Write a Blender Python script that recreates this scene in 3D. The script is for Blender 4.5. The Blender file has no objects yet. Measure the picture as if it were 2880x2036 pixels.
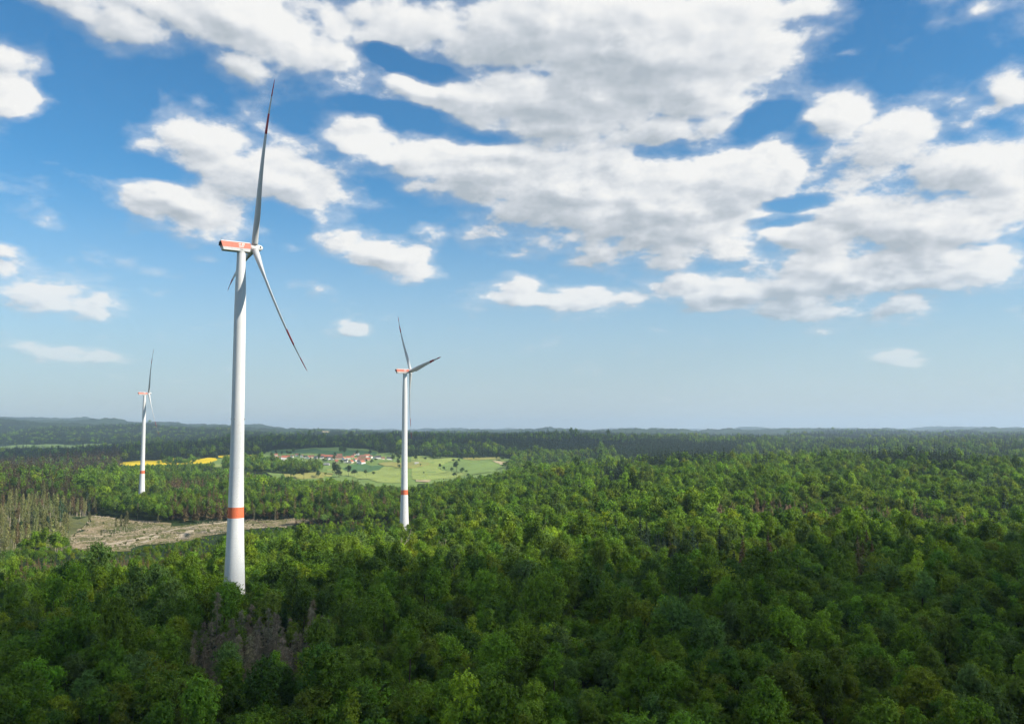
import bpy, bmesh, math, random
import numpy as np
from mathutils import Vector, Matrix, Euler

# ------------------------------------------------------------------ camera
rng = np.random.default_rng(7)
random.seed(7)
scene = bpy.context.scene
COL = scene.collection
PW, PH, FOC = 2880.0, 2036.0, 2400.0          # photograph size and focal length in its pixels
CAMZ = 100.0
PITCH, ROLL = math.radians(4.72), math.radians(-0.3)
cam_data = bpy.data.cameras.new("camera")
cam = bpy.data.objects.new("camera", cam_data)
COL.objects.link(cam)
cam_data.sensor_width = 36.0
cam_data.lens = 36.0 * FOC / PW
cam_data.clip_start, cam_data.clip_end = 1.0, 90000.0
CAM_R = Matrix.Rotation(math.radians(90) + PITCH, 3, 'X') @ Matrix.Rotation(ROLL, 3, 'Z')
cam.matrix_world = Matrix.Translation((0, 0, CAMZ)) @ CAM_R.to_4x4()
scene.camera = cam
RM = np.array(CAM_R)

def ray(px, py):
    """World direction of a pixel of the photograph (2880 x 2036)."""
    v = RM @ np.array([(px - PW / 2) / FOC, -(py - PH / 2) / FOC, -1.0])
    return v / np.linalg.norm(v)

def at(px, py, Y):
    d = ray(px, py)
    return np.array([0, 0, CAMZ]) + d * (Y / d[1])

def project(P):
    """World points (n,3) -> photograph pixels (n,2)."""
    q = (np.asarray(P, float) - np.array([0, 0, CAMZ])) @ RM
    w = np.maximum(-q[:, 2], 1e-6)
    return np.stack([PW / 2 + FOC * q[:, 0] / w, PH / 2 - FOC * q[:, 1] / w], 1)

# ------------------------------------------------------------------ sun, sky, exposure
SUN_AZ, SUN_EL = 106.0, 33.0                   # degrees, clockwise from +Y
_a, _e = math.radians(SUN_AZ), math.radians(SUN_EL)
SUN = np.array([math.sin(_a) * math.cos(_e), math.cos(_a) * math.cos(_e), math.sin(_e)])
sun_data = bpy.data.lights.new("sun", 'SUN')
sun = bpy.data.objects.new("sun", sun_data)
COL.objects.link(sun)
sun_data.energy = 5.0
sun_data.angle = math.radians(0.55)
sun_data.color = (1.0, 0.915, 0.79)
sun.rotation_euler = Vector(-SUN).to_track_quat('-Z', 'Y').to_euler()
sun.location = (300, -80, 400)

world = bpy.data.worlds.new("World")
scene.world = world
world.use_nodes = True
world.cycles.sampling_method = 'NONE'
cy = scene.cycles
cy.max_bounces, cy.diffuse_bounces, cy.glossy_bounces, cy.transmission_bounces, cy.transparent_max_bounces, cy.volume_bounces = 3, 2, 1, 2, 24, 1
cy.use_adaptive_sampling = True; cy.adaptive_threshold = .02; cy.adaptive_min_samples = 12
cy.caustics_reflective = cy.caustics_refractive = False
WN, WL = world.node_tree.nodes, world.node_tree.links
WN.clear()

def nd(nt, kind, **kw):
    n = nt.nodes.new(kind)
    for k, v in kw.items():
        if k.startswith('i_'):
            n.inputs[int(k[2:])].default_value = v
        else:
            setattr(n, k, v)
    return n

def mth(nt, op, a, b=None, c=None, clamp=False):
    n = nt.nodes.new('ShaderNodeMath')
    n.operation = op
    n.use_clamp = clamp
    for i, v in enumerate((a, b, c)):
        if v is None:
            continue
        if isinstance(v, (int, float)):
            n.inputs[i].default_value = v
        else:
            nt.links.new(v, n.inputs[i])
    return n.outputs[0]

def vmth(nt, op, a, b=None, scale=None):
    n = nt.nodes.new('ShaderNodeVectorMath')
    n.operation = op
    for i, v in enumerate((a, b)):
        if v is None:
            continue
        if isinstance(v, (tuple, list)):
            n.inputs[i].default_value = v
        else:
            nt.links.new(v, n.inputs[i])
    if scale is not None:
        if isinstance(scale, (int, float)):
            n.inputs[3].default_value = scale
        else:
            nt.links.new(scale, n.inputs[3])
    return n

def smooth(nt, v, lo, hi, a=0.0, b=1.0):
    n = nt.nodes.new('ShaderNodeMapRange')
    n.interpolation_type = 'SMOOTHSTEP'
    nt.links.new(v, n.inputs[0])
    n.inputs[1].default_value, n.inputs[2].default_value = lo, hi
    n.inputs[3].default_value, n.inputs[4].default_value = a, b
    return n.outputs[0]
# clouds of the day: (x, y, half width, half height, tilt, weight) as seen from the viewpoint, turned into azimuth / elevation
CLOUDS = [
 (120, -10, 190, 60, 12, 1.1), (260, 20, 190, 60, 12, .9), (330, -10, 330, 75, 8, 1.0), (560, 35, 330, 90, 14, 1.1), (760, 95, 240, 100, 12, 1.0), (520, 120, 130, 45, 10, .7),
 (940, 190, 200, 60, 14, .9), (1120, 225, 190, 62, 12, .9), (1200, 60, 330, 130, 0, 1.1), (1480, 110, 310, 170, 0, 1.3),
 (1580, 210, 200, 130, 0, 1.1), (1330, 220, 340, 110, 0, 1.2), (1250, 285, 270, 70, 0, 1.0), (1040, 210, 160, 60, 12, .9), (1500, 300, 200, 60, 0, .9), (800, 120, 160, 70, 10, .9), (1560, 290, 130, 50, 0, .6), (1000, 40, 230, 90, 0, .9),
 (330, 330, 120, 50, 0, .9), (430, 320, 190, 90, 14, 1.0), (440, 232, 70, 34, 20, .6), (620, 400, 190, 92, 14, .9), (740, 440, 120, 60, 10, .6), (600, 300, 120, 45, 20, .6),
 (435, 472, 160, 52, 12, 1.35), (300, 395, 120, 26, 10, -.8), (620, 500, 60, 40, 0, -.6), (360, 440, 80, 34, 18, .6),
 (830, 310, 120, 70, 10, .9), (790, 262, 50, 22, 0, .6), (960, 350, 170, 72, 5, 1.0), (1130, 380, 210, 90, 5, 1.1), (1300, 430, 250, 125, 5, 1.2), (1480, 480, 260, 120, 5, 1.2),
 (1400, 380, 180, 80, 0, 1.0), (1600, 400, 210, 95, 0, 1.1), (1740, 380, 160, 95, 0, 1.1), (1430, 545, 190, 60, 5, .7),
 (1900, 265, 130, 60, 10, .9), (2000, 310, 160, 75, 5, 1.0), (2180, 262, 110, 42, -8, .8), (2290, 190, 60, 62, 0, .8), (2180, 360, 210, 85, 0, 1.1),
 (1900, 440, 220, 90, 0, .9), (2080, 500, 250, 85, 0, 1.2), (2260, 480, 120, 75, 0, .8), (1800, 530, 200, 70, 0, .9), (1850, 605, 270, 80, 4, 1.2),
 (1640, 665, 160, 56, 6, 1.1), (1790, 690, 150, 44, 4, 1.0), (2040, 690, 105, 38, 4, .95), (2200, 600, 200, 58, 0, 1.2), (2050, 620, 160, 55, 0, .8),
 (1255, 668, 190, 40, 3, 1.15), (860, 575, 120, 46, 14, 1.05), (960, 515, 60, 28, 10, .6), (1055, 520, 55, 30, 0, .5), (700, 520, 90, 45, 0, .42), (640, 545, 50, 30, 20, .45),
 (35, 250, 105, 62, 0, 1.2), (20, 125, 60, 28, 20, .5), (130, 300, 110, 40, 0, -1.2), (215, 210, 90, 60, 0, -1.4), (110, 170, 55, 40, 20, .45), (90, 485, 48, 30, 15, .6), (70, 650, 190, 58, 8, 1.0), (120, 697, 60, 17, 0, .6),
 (150, 793, 140, 22, 2, 1.0), (782, 735, 48, 20, 0, 1.0), (2012, 806, 70, 22, 4, .95), (275, 845, 50, 11, 0, .45), (120, 368, 75, 24, 12, .45), (10, 556, 45, 22, 8, .6),
 (930, 140, 110, 22, 18, -.9), (850, 112, 50, 30, 0, -.7), (1090, 312, 80, 18, 4, -.5), (1700, 285, 70, 34, -20, -.9), (1790, 320, 50, 28, 30, -.8), (1780, 462, 70, 14, 0, -.8), (1740, 505, 60, 12, 0, -.6), (900, 262, 120, 24, 8, -.9), (1560, 340, 90, 14, 0, -.35),
 (2210, 32, 60, 26, 0, .5), (1910, 112, 30, 16, 0, .5), (1730, 25, 70, 40, 0, .7), (1790, 115, 75, 28, 15, .5), (1140, 572, 60, 16, 0, .45), (2150, 830, 60, 10, 0, .35), (2160, 858, 40, 9, 0, .35),
]

def cloud_group():
    g = bpy.data.node_groups.new("cloud_field", 'ShaderNodeTree')
    g.interface.new_socket("Direction", in_out='INPUT', socket_type='NodeSocketVector')
    g.interface.new_socket("Height", in_out='OUTPUT', socket_type='NodeSocketFloat')
    g.interface.new_socket("Mass", in_out='OUTPUT', socket_type='NodeSocketFloat')
    gi, go = g.nodes.new('NodeGroupInput'), g.nodes.new('NodeGroupOutput')
    L = g.links
    nrm = vmth(g, 'NORMALIZE', gi.outputs[0]).outputs[0]
    sep = g.nodes.new('ShaderNodeSeparateXYZ'); L.new(nrm, sep.inputs[0])
    az = mth(g, 'MULTIPLY', mth(g, 'ARCTAN2', sep.outputs[0], sep.outputs[1]), 57.29578)
    el = mth(g, 'MULTIPLY', mth(g, 'ARCSINE', sep.outputs[2]), 57.29578)
    # coordinates on a flat cloud deck: they crowd together towards the horizon
    zc = mth(g, 'ADD', mth(g, 'MAXIMUM', sep.outputs[2], 0.0), 0.30)
    qx, qy = mth(g, 'DIVIDE', sep.outputs[0], zc), mth(g, 'DIVIDE', sep.outputs[1], zc)
    q = g.nodes.new('ShaderNodeCombineXYZ'); L.new(qx, q.inputs[0]); L.new(qy, q.inputs[1])
    warp = nd(g, 'ShaderNodeTexNoise', noise_dimensions='2D'); warp.inputs['Scale'].default_value = 3.4; warp.inputs['Detail'].default_value = 5; warp.inputs['Roughness'].default_value = .55
    L.new(q.outputs[0], warp.inputs['Vector'])
    wv = vmth(g, 'SUBTRACT', warp.outputs['Color'], (.5, .5, .5)).outputs[0]
    fac = mth(g, 'ADD', mth(g, 'MULTIPLY', el, 0.15), 0.6)
    wv = vmth(g, 'SCALE', wv, scale=fac).outputs[0]
    wv = vmth(g, 'MULTIPLY', wv, (1.0, .75, 0)).outputs[0]
    P0 = g.nodes.new('ShaderNodeCombineXYZ'); L.new(az, P0.inputs[0]); L.new(el, P0.inputs[1])
    P = vmth(g, 'ADD', P0.outputs[0], wv).outputs[0]
    total = gaps = None
    k = 2880 / 2296.0
    for (x, y, rx, ry, tilt, w) in CLOUDS:
        d = ray(x * k, y * k)
        a, e = math.degrees(math.atan2(d[0], d[1])), math.degrees(math.asin(d[2]))
        d1, d2 = ray((x + rx) * k, y * k), ray(x * k, (y - ry) * k)
        ra = abs(math.degrees(math.atan2(d1[0], d1[1])) - a) * 1.62
        re = abs(math.degrees(math.asin(d2[2])) - e) * 1.62
        m = nd(g, 'ShaderNodeMapping', vector_type='TEXTURE')
        m.inputs['Location'].default_value = (a, e, 0)
        m.inputs['Rotation'].default_value = (0, 0, math.radians(-tilt))
        m.inputs['Scale'].default_value = (ra, re, 1)
        L.new(P, m.inputs['Vector'])
        gr = nd(g, 'ShaderNodeTexGradient', gradient_type='SPHERICAL')
        L.new(m.outputs[0], gr.inputs[0])
        v = mth(g, 'MULTIPLY', gr.outputs['Fac'], abs(w))
        if w > 0:
            total = v if total is None else mth(g, 'SMOOTH_MAX', total, v, .12)
        else:
            gaps = v if gaps is None else mth(g, 'ADD', gaps, v)
    total = mth(g, 'SUBTRACT', total, gaps)
    # the same broken cloud cover goes on round the whole sky
    side = smooth(g, mth(g, 'ABSOLUTE', az), 33, 44)
    up = smooth(g, el, 27, 36)
    rest = mth(g, 'MAXIMUM', side, up)
    rest = mth(g, 'MULTIPLY', rest, smooth(g, el, 2, 12))
    big = nd(g, 'ShaderNodeTexNoise', noise_dimensions='2D'); big.inputs['Scale'].default_value = 1.1; big.inputs['Detail'].default_value = 2
    L.new(q.outputs[0], big.inputs['Vector'])
    rest = mth(g, 'MULTIPLY', rest, smooth(g, big.outputs['Fac'], .42, .72, 0, 1.1))
    total = mth(g, 'ADD', total, rest)
    total = mth(g, 'SUBTRACT', mth(g, 'MULTIPLY', total, 1.12), smooth(g, el, 3, 16, .17, .06))
    f1 = nd(g, 'ShaderNodeTexNoise', noise_dimensions='2D'); f1.inputs['Scale'].default_value = 6.0; f1.inputs['Detail'].default_value = 9; f1.inputs['Roughness'].default_value = .63
    L.new(q.outputs[0], f1.inputs['Vector'])
    v1 = nd(g, 'ShaderNodeTexVoronoi', feature='SMOOTH_F1', voronoi_dimensions='2D'); v1.inputs['Scale'].default_value = 8.0; v1.inputs['Detail'].default_value = 2.5; v1.inputs['Roughness'].default_value = .45
    v1.inputs['Smoothness'].default_value = .5
    wq = vmth(g, 'ADD', q.outputs[0], vmth(g, 'SCALE', wv, scale=.02).outputs[0]).outputs[0]
    L.new(wq, v1.inputs['Vector'])
    puff = mth(g, 'SUBTRACT', .42, v1.outputs['Distance'])
    # clouds with a body billow, thin ones stay ragged
    n1 = mth(g, 'MULTIPLY', mth(g, 'SUBTRACT', f1.outputs['Fac'], .5), 1.35)
    n2 = mth(g, 'MULTIPLY', puff, .50)
    h = mth(g, 'ADD', mth(g, 'ADD', total, n1), n2)
    L.new(h, go.inputs[0])
    L.new(mth(g, 'ADD', total, mth(g, 'MULTIPLY', n1, .35)), go.inputs[1])
    return g

def build_sky():
    nt = world.node_tree
    tc = nd(nt, 'ShaderNodeTexCoord')
    D = tc.outputs['Generated']
    g = cloud_group()
    def field(off):
        n = nd(nt, 'ShaderNodeGroup'); n.node_tree = g
        if off:
            v = vmth(nt, 'ADD', D, tuple(float(c) * off for c in SUN)).outputs[0]
            WL.new(v, n.inputs[0])
        else:
            WL.new(D, n.inputs[0])
        return n.outputs
    (h0, b0), (h1, b1), (h2, b2) = field(0), field(.014), field(.06)
    sky = nd(nt, 'ShaderNodeTexSky', sky_type='NISHITA')
    sky.sun_disc = False
    sky.sun_elevation = math.radians(SUN_EL)
    sky.sun_rotation = math.radians(SUN_AZ)
    sky.altitude = 400
    sky.air_density, sky.dust_density, sky.ozone_density = SKY_AIR
    sep = nd(nt, 'ShaderNodeSeparateXYZ'); WL.new(D, sep.inputs[0])
    hs = nd(nt, 'ShaderNodeHueSaturation'); hs.inputs['Saturation'].default_value = SKY_SAT
    WL.new(sky.outputs[0], hs.inputs['Color'])
    tint = vmth(nt, 'MULTIPLY', hs.outputs[0], SKY_TINT).outputs[0]
    bg = nd(nt, 'ShaderNodeBackground'); bg.inputs[1].default_value = SKY_STRENGTH
    bg.inputs[1].default_value = 1.0
    tint = vmth(nt, 'SCALE', tint, scale=SKY_STRENGTH).outputs[0]
    hz = nd(nt, 'ShaderNodeMix', data_type='RGBA'); hz.inputs[6].default_value = SKY_LOW
    WL.new(smooth(nt, sep.outputs[2], -.06, .30), hz.inputs[0]); WL.new(tint, hz.inputs[7])
    WL.new(hz.outputs[2], bg.inputs[0])
    # light and shade inside the clouds
    s1 = mth(nt, 'MULTIPLY', mth(nt, 'SUBTRACT', h0, h1), 1.55)
    s2 = mth(nt, 'MULTIPLY', mth(nt, 'SUBTRACT', b0, b2), .72)
    thick = smooth(nt, h0, .30, 1.10, 0, .36)
    lit = mth(nt, 'SUBTRACT', mth(nt, 'ADD', mth(nt, 'MULTIPLY', mth(nt, 'ADD', s1, s2), .8), .64), thick)
    ramp = nd(nt, 'ShaderNodeValToRGB')
    WL.new(lit, ramp.inputs[0])
    cr = ramp.color_ramp
    cr.elements[0].position, cr.elements[0].color = .0, (.32, .36, .40, 1)
    cr.elements[1].position, cr.elements[1].color = .98, (.66, .66, .65, 1)
    e = cr.elements.new(.38); e.color = (.435, .465, .50, 1)
    e = cr.elements.new(.68); e.color = (.565, .58, .595, 1)
    cb = nd(nt, 'ShaderNodeBackground'); cb.inputs[1].default_value = 1.0
    WL.new(ramp.outputs[0], cb.inputs[0])
    alpha = mth(nt, 'MAXIMUM', smooth(nt, h0, .15, .50), smooth(nt, h0, -.08, .42, 0, .38))
    thin = smooth(nt, sep.outputs[2], 0.0, .20, .25, 1.0)
    alpha = mth(nt, 'MULTIPLY', alpha, thin)
    mx = nd(nt, 'ShaderNodeMixShader')
    WL.new(alpha, mx.inputs[0]); WL.new(bg.outputs[0], mx.inputs[1]); WL.new(cb.outputs[0], mx.inputs[2])
    low = nd(nt, 'ShaderNodeBackground'); low.inputs[0].default_value = (.05, .07, .05, 1); low.inputs[1].default_value = 1.0
    m2 = nd(nt, 'ShaderNodeMixShader')
    WL.new(mth(nt, 'GREATER_THAN', sep.outputs[2], -.02), m2.inputs[0]); WL.new(low.outputs[0], m2.inputs[1]); WL.new(mx.outputs[0], m2.inputs[2])
    out = nd(nt, 'ShaderNodeOutputWorld')
    WL.new(m2.outputs[0], out.inputs[0])

SKY_AIR = (1.0, 0.3, 4.0)
SKY_LOW = (.40, .44, .472, 1)      # pale haze low over the horizon
SKY_SAT = 1.15
SKY_TINT = (.72, 1.07, 1.06)
SKY_STRENGTH = 0.097
build_sky()

scene.view_settings.view_transform = 'Standard'
scene.view_settings.look = 'None'
scene.view_settings.exposure = 0.5
scene.view_settings.gamma = 1.0
scene.view_settings.use_curve_mapping = False
# ------------------------------------------------------------------ helpers for objects
def tag(o, label=None, cat=None, group=None, kind=None):
    if label: o["label"] = label
    if cat: o["category"] = cat
    if group: o["group"] = group
    if kind: o["kind"] = kind
    return o

def empty(name, loc, rz=0.0):
    o = bpy.data.objects.new(name, None)
    o.empty_display_size = 1.0
    o.location = loc
    o.rotation_euler = (0, 0, rz)
    COL.objects.link(o)
    return o

def mesh_np(name, V, F, mats=(), midx=None, smooth_shade=False):
    """V (n,3); F (m,k) array with k = 3 or 4."""
    me = bpy.data.meshes.new(name)
    V = np.ascontiguousarray(V, np.float32); F = np.ascontiguousarray(F, np.int32)
    k = F.shape[1]
    me.vertices.add(len(V)); me.vertices.foreach_set("co", V.ravel())
    me.loops.add(F.size); me.loops.foreach_set("vertex_index", F.ravel())
    me.polygons.add(len(F)); me.polygons.foreach_set("loop_start", np.arange(0, F.size, k, dtype=np.int32))
    for m in mats: me.materials.append(m)
    if midx is not None: me.polygons.foreach_set("material_index", np.ascontiguousarray(midx, np.int32))
    if smooth_shade: me.polygons.foreach_set("use_smooth", np.ones(len(F), bool))
    me.update(calc_edges=True)
    return me

def obj(name, me, parent=None, mat=None, loc=None):
    if mat is not None:
        me.materials.append(mat)
    o = bpy.data.objects.new(name, me)
    COL.objects.link(o)
    if parent is not None: o.parent = parent
    if loc is not None: o.location = loc
    return o

class MB:
    """Collects verts / faces, builds one mesh."""
    def __init__(s): s.v, s.f = [], []
    def add(s, V, F):
        b = len(s.v); s.v += [tuple(map(float, p)) for p in V]; s.f += [tuple(i + b for i in f) for f in F]
    def box(s, x0, x1, y0, y1, z0, z1):
        s.add([(x0,y0,z0),(x1,y0,z0),(x1,y1,z0),(x0,y1,z0),(x0,y0,z1),(x1,y0,z1),(x1,y1,z1),(x0,y1,z1)],
              [(0,3,2,1),(4,5,6,7),(0,1,5,4),(1,2,6,5),(2,3,7,6),(3,0,4,7)])
    def tube(s, pts, rad, n=6, cap=True):
        pts = [np.array(p, float) for p in pts]
        base = len(s.v); u = None
        for i, p in enumerate(pts):
            t = pts[min(i + 1, len(pts) - 1)] - pts[max(i - 1, 0)]
            t = t / (np.linalg.norm(t) + 1e-9)
            if u is None:
                a = np.array([1.0, 0, 0]) if abs(t[0]) < .8 else np.array([0, 1.0, 0])
                u = np.cross(t, a)
            u = u - t * u.dot(t); u /= np.linalg.norm(u) + 1e-9
            w = np.cross(t, u)
            for j in range(n):
                an = 2 * math.pi * j / n
                s.v.append(tuple(p + rad[i] * (u * math.cos(an) + w * math.sin(an))))
        for i in range(len(pts) - 1):
            for j in range(n):
                k = (j + 1) % n
                s.f.append((base + i*n + j, base + i*n + k, base + (i+1)*n + k, base + (i+1)*n + j))
        if cap:
            s.f.append(tuple(base + j for j in reversed(range(n))))
            s.f.append(tuple(base + (len(pts)-1)*n + j for j in range(n)))
    def mesh(s, name, mat=None, smooth_shade=False):
        me = bpy.data.meshes.new(name)
        me.from_pydata(s.v, [], s.f)
        if mat: me.materials.append(mat)
        if smooth_shade:
            me.polygons.foreach_set("use_smooth", np.ones(len(me.polygons), bool))
        me.update()
        return me
    def build(s, name, mat, parent=None, smooth_shade=False):
        return obj(name, s.mesh(name, mat, smooth_shade), parent)

# ------------------------------------------------------------------ materials
def material(name):
    m = bpy.data.materials.new(name); m.use_nodes = True
    nt = m.node_tree
    return m, nt, nt.nodes['Principled BSDF']

def plain(name, col, rough=.6, noise=0.0, scale=1.0, spec=.3, bump=0.0, detail=4, streak=None):
    m, nt, b = material(name)
    b.inputs['Roughness'].default_value = rough
    b.inputs['Specular IOR Level'].default_value = spec
    b.inputs['Base Color'].default_value = (*col, 1)
    if noise or bump:
        tc = nd(nt, 'ShaderNodeTexCoord'); src = tc.outputs['Object']
        if streak:
            mp = nd(nt, 'ShaderNodeMapping'); mp.inputs['Scale'].default_value = streak
            nt.links.new(src, mp.inputs[0]); src = mp.outputs[0]
        n = nd(nt, 'ShaderNodeTexNoise'); n.inputs['Scale'].default_value = scale; n.inputs['Detail'].default_value = detail
        nt.links.new(src, n.inputs['Vector'])
        if noise:
            f = nd(nt, 'ShaderNodeMapRange'); nt.links.new(n.outputs['Fac'], f.inputs[0])
            f.inputs[1].default_value, f.inputs[2].default_value = .25, .75
            f.inputs[3].default_value, f.inputs[4].default_value = 1 - noise, 1 + noise
            v = vmth(nt, 'SCALE', tuple(col), scale=f.outputs[0])
            nt.links.new(v.outputs[0], b.inputs['Base Color'])
        if bump:
            bp = nd(nt, 'ShaderNodeBump'); bp.inputs['Strength'].default_value = bump
            nt.links.new(n.outputs['Fac'], bp.inputs['Height']); nt.links.new(bp.outputs[0], b.inputs['Normal'])
    return m

# ------------------------------------------------------------------ terrain heights
T_PX = [-400, 0, 300, 500, 660, 1000, 1140, 1500, 1900, 2300, 2880, 3300]
T_Y = [100, 380, 500, 620, 800, 1000, 1300, 1500, 1800, 2200, 2800, 3500, 4300, 5500, 8000, 11000, 14000, 22000, 40000]
T_H = {
 -400: [20, 18,  7,  0, -1,  4, 16, 24, 18,  0, -6, -12,  5,  60, 210, 260, 400, 340, 300],
 0:    [20, 18,  6,  0, -2,  2, 12, 20, 14, -2, -4,  -8, 10,  50, 190, 240, 380, 320, 280],
 300:  [20, 18,  5, -3, -3, -4, -2,  7,  5,  0,  12,   8, 18,  48, 168, 190, 310, 280, 240],
 500:  [20, 19,  6,  0, -4, -4, -5, -3, -4,  6,  27,  28, 30,  55, 150, 175, 250, 240, 200],
 660:  [20, 19,  8,  3, -5, -4, -6, -9, -13,  2,  28,  46, 48,  62, 130, 160, 190, 200, 190],
 1000: [20, 20, 12,  6, -3, -4, -7, -10, -13,  0, 29,  50, 58,  60, 84, 82, 90, 100, 125],
 1140: [20, 20, 14,  6, -3, -3, -4, -8, -12,  0,  29,  52, 60,  56, 80, 80, 88, 100, 125],
 1500: [20, 21, 20, 18, 16, 16, 19, 6, -12, 0, 29, 54, 62, 52, 66, 74, 86, 100, 125],
 1900: [20, 21, 22, 22, 23, 25, 29, 29, 12, 0, 18, 38, 48, 48, 48, 66, 82, 98, 125],
 2300: [20, 22, 24, 13, 16, 21, 25, 26, 12, 2, 14, 26, 32, 38, 44, 64, 76, 95, 125],
 2880: [20, 22, 23, 13, 13, 14, 13, 11, 3, 0, 16, 22, 28, 32, 44, 66, 76, 92, 125],
 3300: [20, 22, 23, 13, 13, 14, 13, 11, 3, 0, 16, 22, 28, 34, 44, 66, 76, 92, 125],
}
_NS, _NL = 220, 320
_S0, _S1 = (-400 - 1440) / FOC, (3300 - 1440) / FOC
_L0, _L1 = math.log(100), math.log(40000)
def _table():
    ls = np.linspace(_L0, _L1, _NL)
    rows = np.array([np.interp(ls, np.log(T_Y), T_H[p]) for p in T_PX])
    ss = np.linspace(_S0, _S1, _NS); tp = (np.array(T_PX) - 1440) / FOC
    A = np.array([np.interp(ss, tp, rows[:, j]) for j in range(_NL)]).T
    for _ in range(3):
        for ax, w in ((0, 4), (1, 2)):
            P = np.pad(A, [(w, w) if i == ax else (0, 0) for i in (0, 1)], mode='edge')
            A = np.mean([np.take(P, range(i, i + A.shape[ax]), axis=ax) for i in range(2 * w + 1)], axis=0)
    return A
TAB = _table()
_ph = rng.uniform(0, 6.28, (40, 3))
_wl = np.geomspace(45, 4200, 40)
def rolling(x, y, r):
    h = 0
    for i in range(40):
        w = _wl[i]; a = _ph[i, 2]
        amp = .012 * w ** .82
        fade = np.clip((r - 1.3 * w) / (3.0 * w + 200), 0, 1)     # long waves only far away
        h = h + amp * fade * np.sin((x * math.cos(a) + y * math.sin(a)) * 6.283 / w + _ph[i, 0] + 1.3 * np.sin((y * math.cos(a) - x * math.sin(a)) * 3.1 / w + _ph[i, 1]))
    return h
KNOLLS = [((2590 - 1440) / FOC * 1430, 1430, 115, 33.0), ((1905 - 1440) / FOC * 1470, 1470, 95, 18.0), ((2250 - 1440) / FOC * 950, 950, 140, 5.0)]   # wooded knolls on the right ridge
def ground_z(x, y):
    x = np.asarray(x, float); y = np.asarray(y, float)
    r = np.hypot(x, y); az = np.arctan2(x, y)
    def look(a):
        a = np.clip(a, math.atan(_S0), math.atan(_S1))
        s = (np.tan(a) - _S0) / (_S1 - _S0) * (_NS - 1)
        l = (np.log(np.clip(r * np.cos(a), 101, 39900)) - _L0) / (_L1 - _L0) * (_NL - 1)
        i = np.clip(s.astype(int), 0, _NS - 2); j = np.clip(l.astype(int), 0, _NL - 2)
        u, v = s - i, l - j
        return (TAB[i, j] * (1-u) * (1-v) + TAB[i+1, j] * u * (1-v) + TAB[i, j+1] * (1-u) * v + TAB[i+1, j+1] * u * v)
    h = look(az)
    b = np.clip((np.abs(az) - 1.0) / 2.1, 0, 1)
    if np.any(b > 0):
        h = h * (1 - b) + b * .5 * (look(az * 0 - 2) + look(az * 0 + 2))
    for (bx, by, br, bh) in KNOLLS:
        h = h + bh * np.exp(-((x - bx) ** 2 + ((y - by) * .8) ** 2) / (br * br))
    return h + rolling(x, y, r) * np.clip((r - 250) / 900, .25, 1.0) * (1 + 1.0 * np.clip((r - 6000) / 5000, 0, 1))

_TT = np.geomspace(150, 30000, 900)
def ground_hit(px, py, lift=0.0):
    """Where the sight line of a pixel of the photograph meets the ground."""
    d = ray(px, py); O = np.array([0, 0, CAMZ])
    def below(t):
        P = O + d * np.asarray(t, float)[..., None]
        return P[..., 2] < ground_z(P[..., 0], P[..., 1]) + lift
    k = below(_TT)
    if not k.any(): return None
    i = int(np.argmax(k)); lo, hi = _TT[max(i - 1, 0)], _TT[i]
    for _ in range(2):
        tt = np.linspace(lo, hi, 60); j = max(1, int(np.argmax(below(tt)))); lo, hi = tt[j-1], tt[j]
    return O + d * hi

def in_poly(x, y, poly):
    x = np.asarray(x); y = np.asarray(y); c = np.zeros(x.shape, bool)
    n = len(poly)
    for i in range(n):
        x0, y0 = poly[i][0], poly[i][1]; x1, y1 = poly[i-1][0], poly[i-1][1]
        cond = ((y0 > y) != (y1 > y)) & (x < (x1 - x0) * (y - y0) / ((y1 - y0) if y1 != y0 else 1e-9) + x0)
        c ^= cond
    return c

# ------------------------------------------------------------------ ground sheet
def forest_floor_material():
    m, nt, b = material("forest_floor")
    tc = nd(nt, 'ShaderNodeTexCoord')
    n1 = nd(nt, 'ShaderNodeTexNoise'); n1.inputs['Scale'].default_value = .004; n1.inputs['Detail'].default_value = 9; n1.inputs['Roughness'].default_value = .62
    n2 = nd(nt, 'ShaderNodeTexNoise'); n2.inputs['Scale'].default_value = .05; n2.inputs['Detail'].default_value = 6; n2.inputs['Roughness'].default_value = .7
    for n in (n1, n2): nt.links.new(tc.outputs['Object'], n.inputs['Vector'])
    r = nd(nt, 'ShaderNodeValToRGB'); nt.links.new(n1.outputs['Fac'], r.inputs[0])
    e = r.color_ramp.elements
    e[0].position, e[0].color = .36, (.012, .022, .010, 1)
    e[1].position, e[1].color = .66, (.045, .075, .020, 1)
    k = e.new(.5); k.color = (.024, .045, .015, 1)
    f = nd(nt, 'ShaderNodeMapRange'); nt.links.new(n2.outputs['Fac'], f.inputs[0])
    f.inputs[1].default_value, f.inputs[2].default_value, f.inputs[3].default_value, f.inputs[4].default_value = .3, .7, .45, 1.5
    v = vmth(nt, 'SCALE', r.outputs[0], scale=f.outputs[0])
    nt.links.new(v.outputs[0], b.inputs['Base Color'])
    b.inputs['Roughness'].default_value = .95; b.inputs['Specular IOR Level'].default_value = .1
    bp = nd(nt, 'ShaderNodeBump'); bp.inputs['Strength'].default_value = .8; bp.inputs['Distance'].default_value = 6.0
    nt.links.new(n2.outputs['Fac'], bp.inputs['Height']); nt.links.new(bp.outputs[0], b.inputs['Normal'])
    return m
MAT_FLOOR = forest_floor_material()

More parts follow.
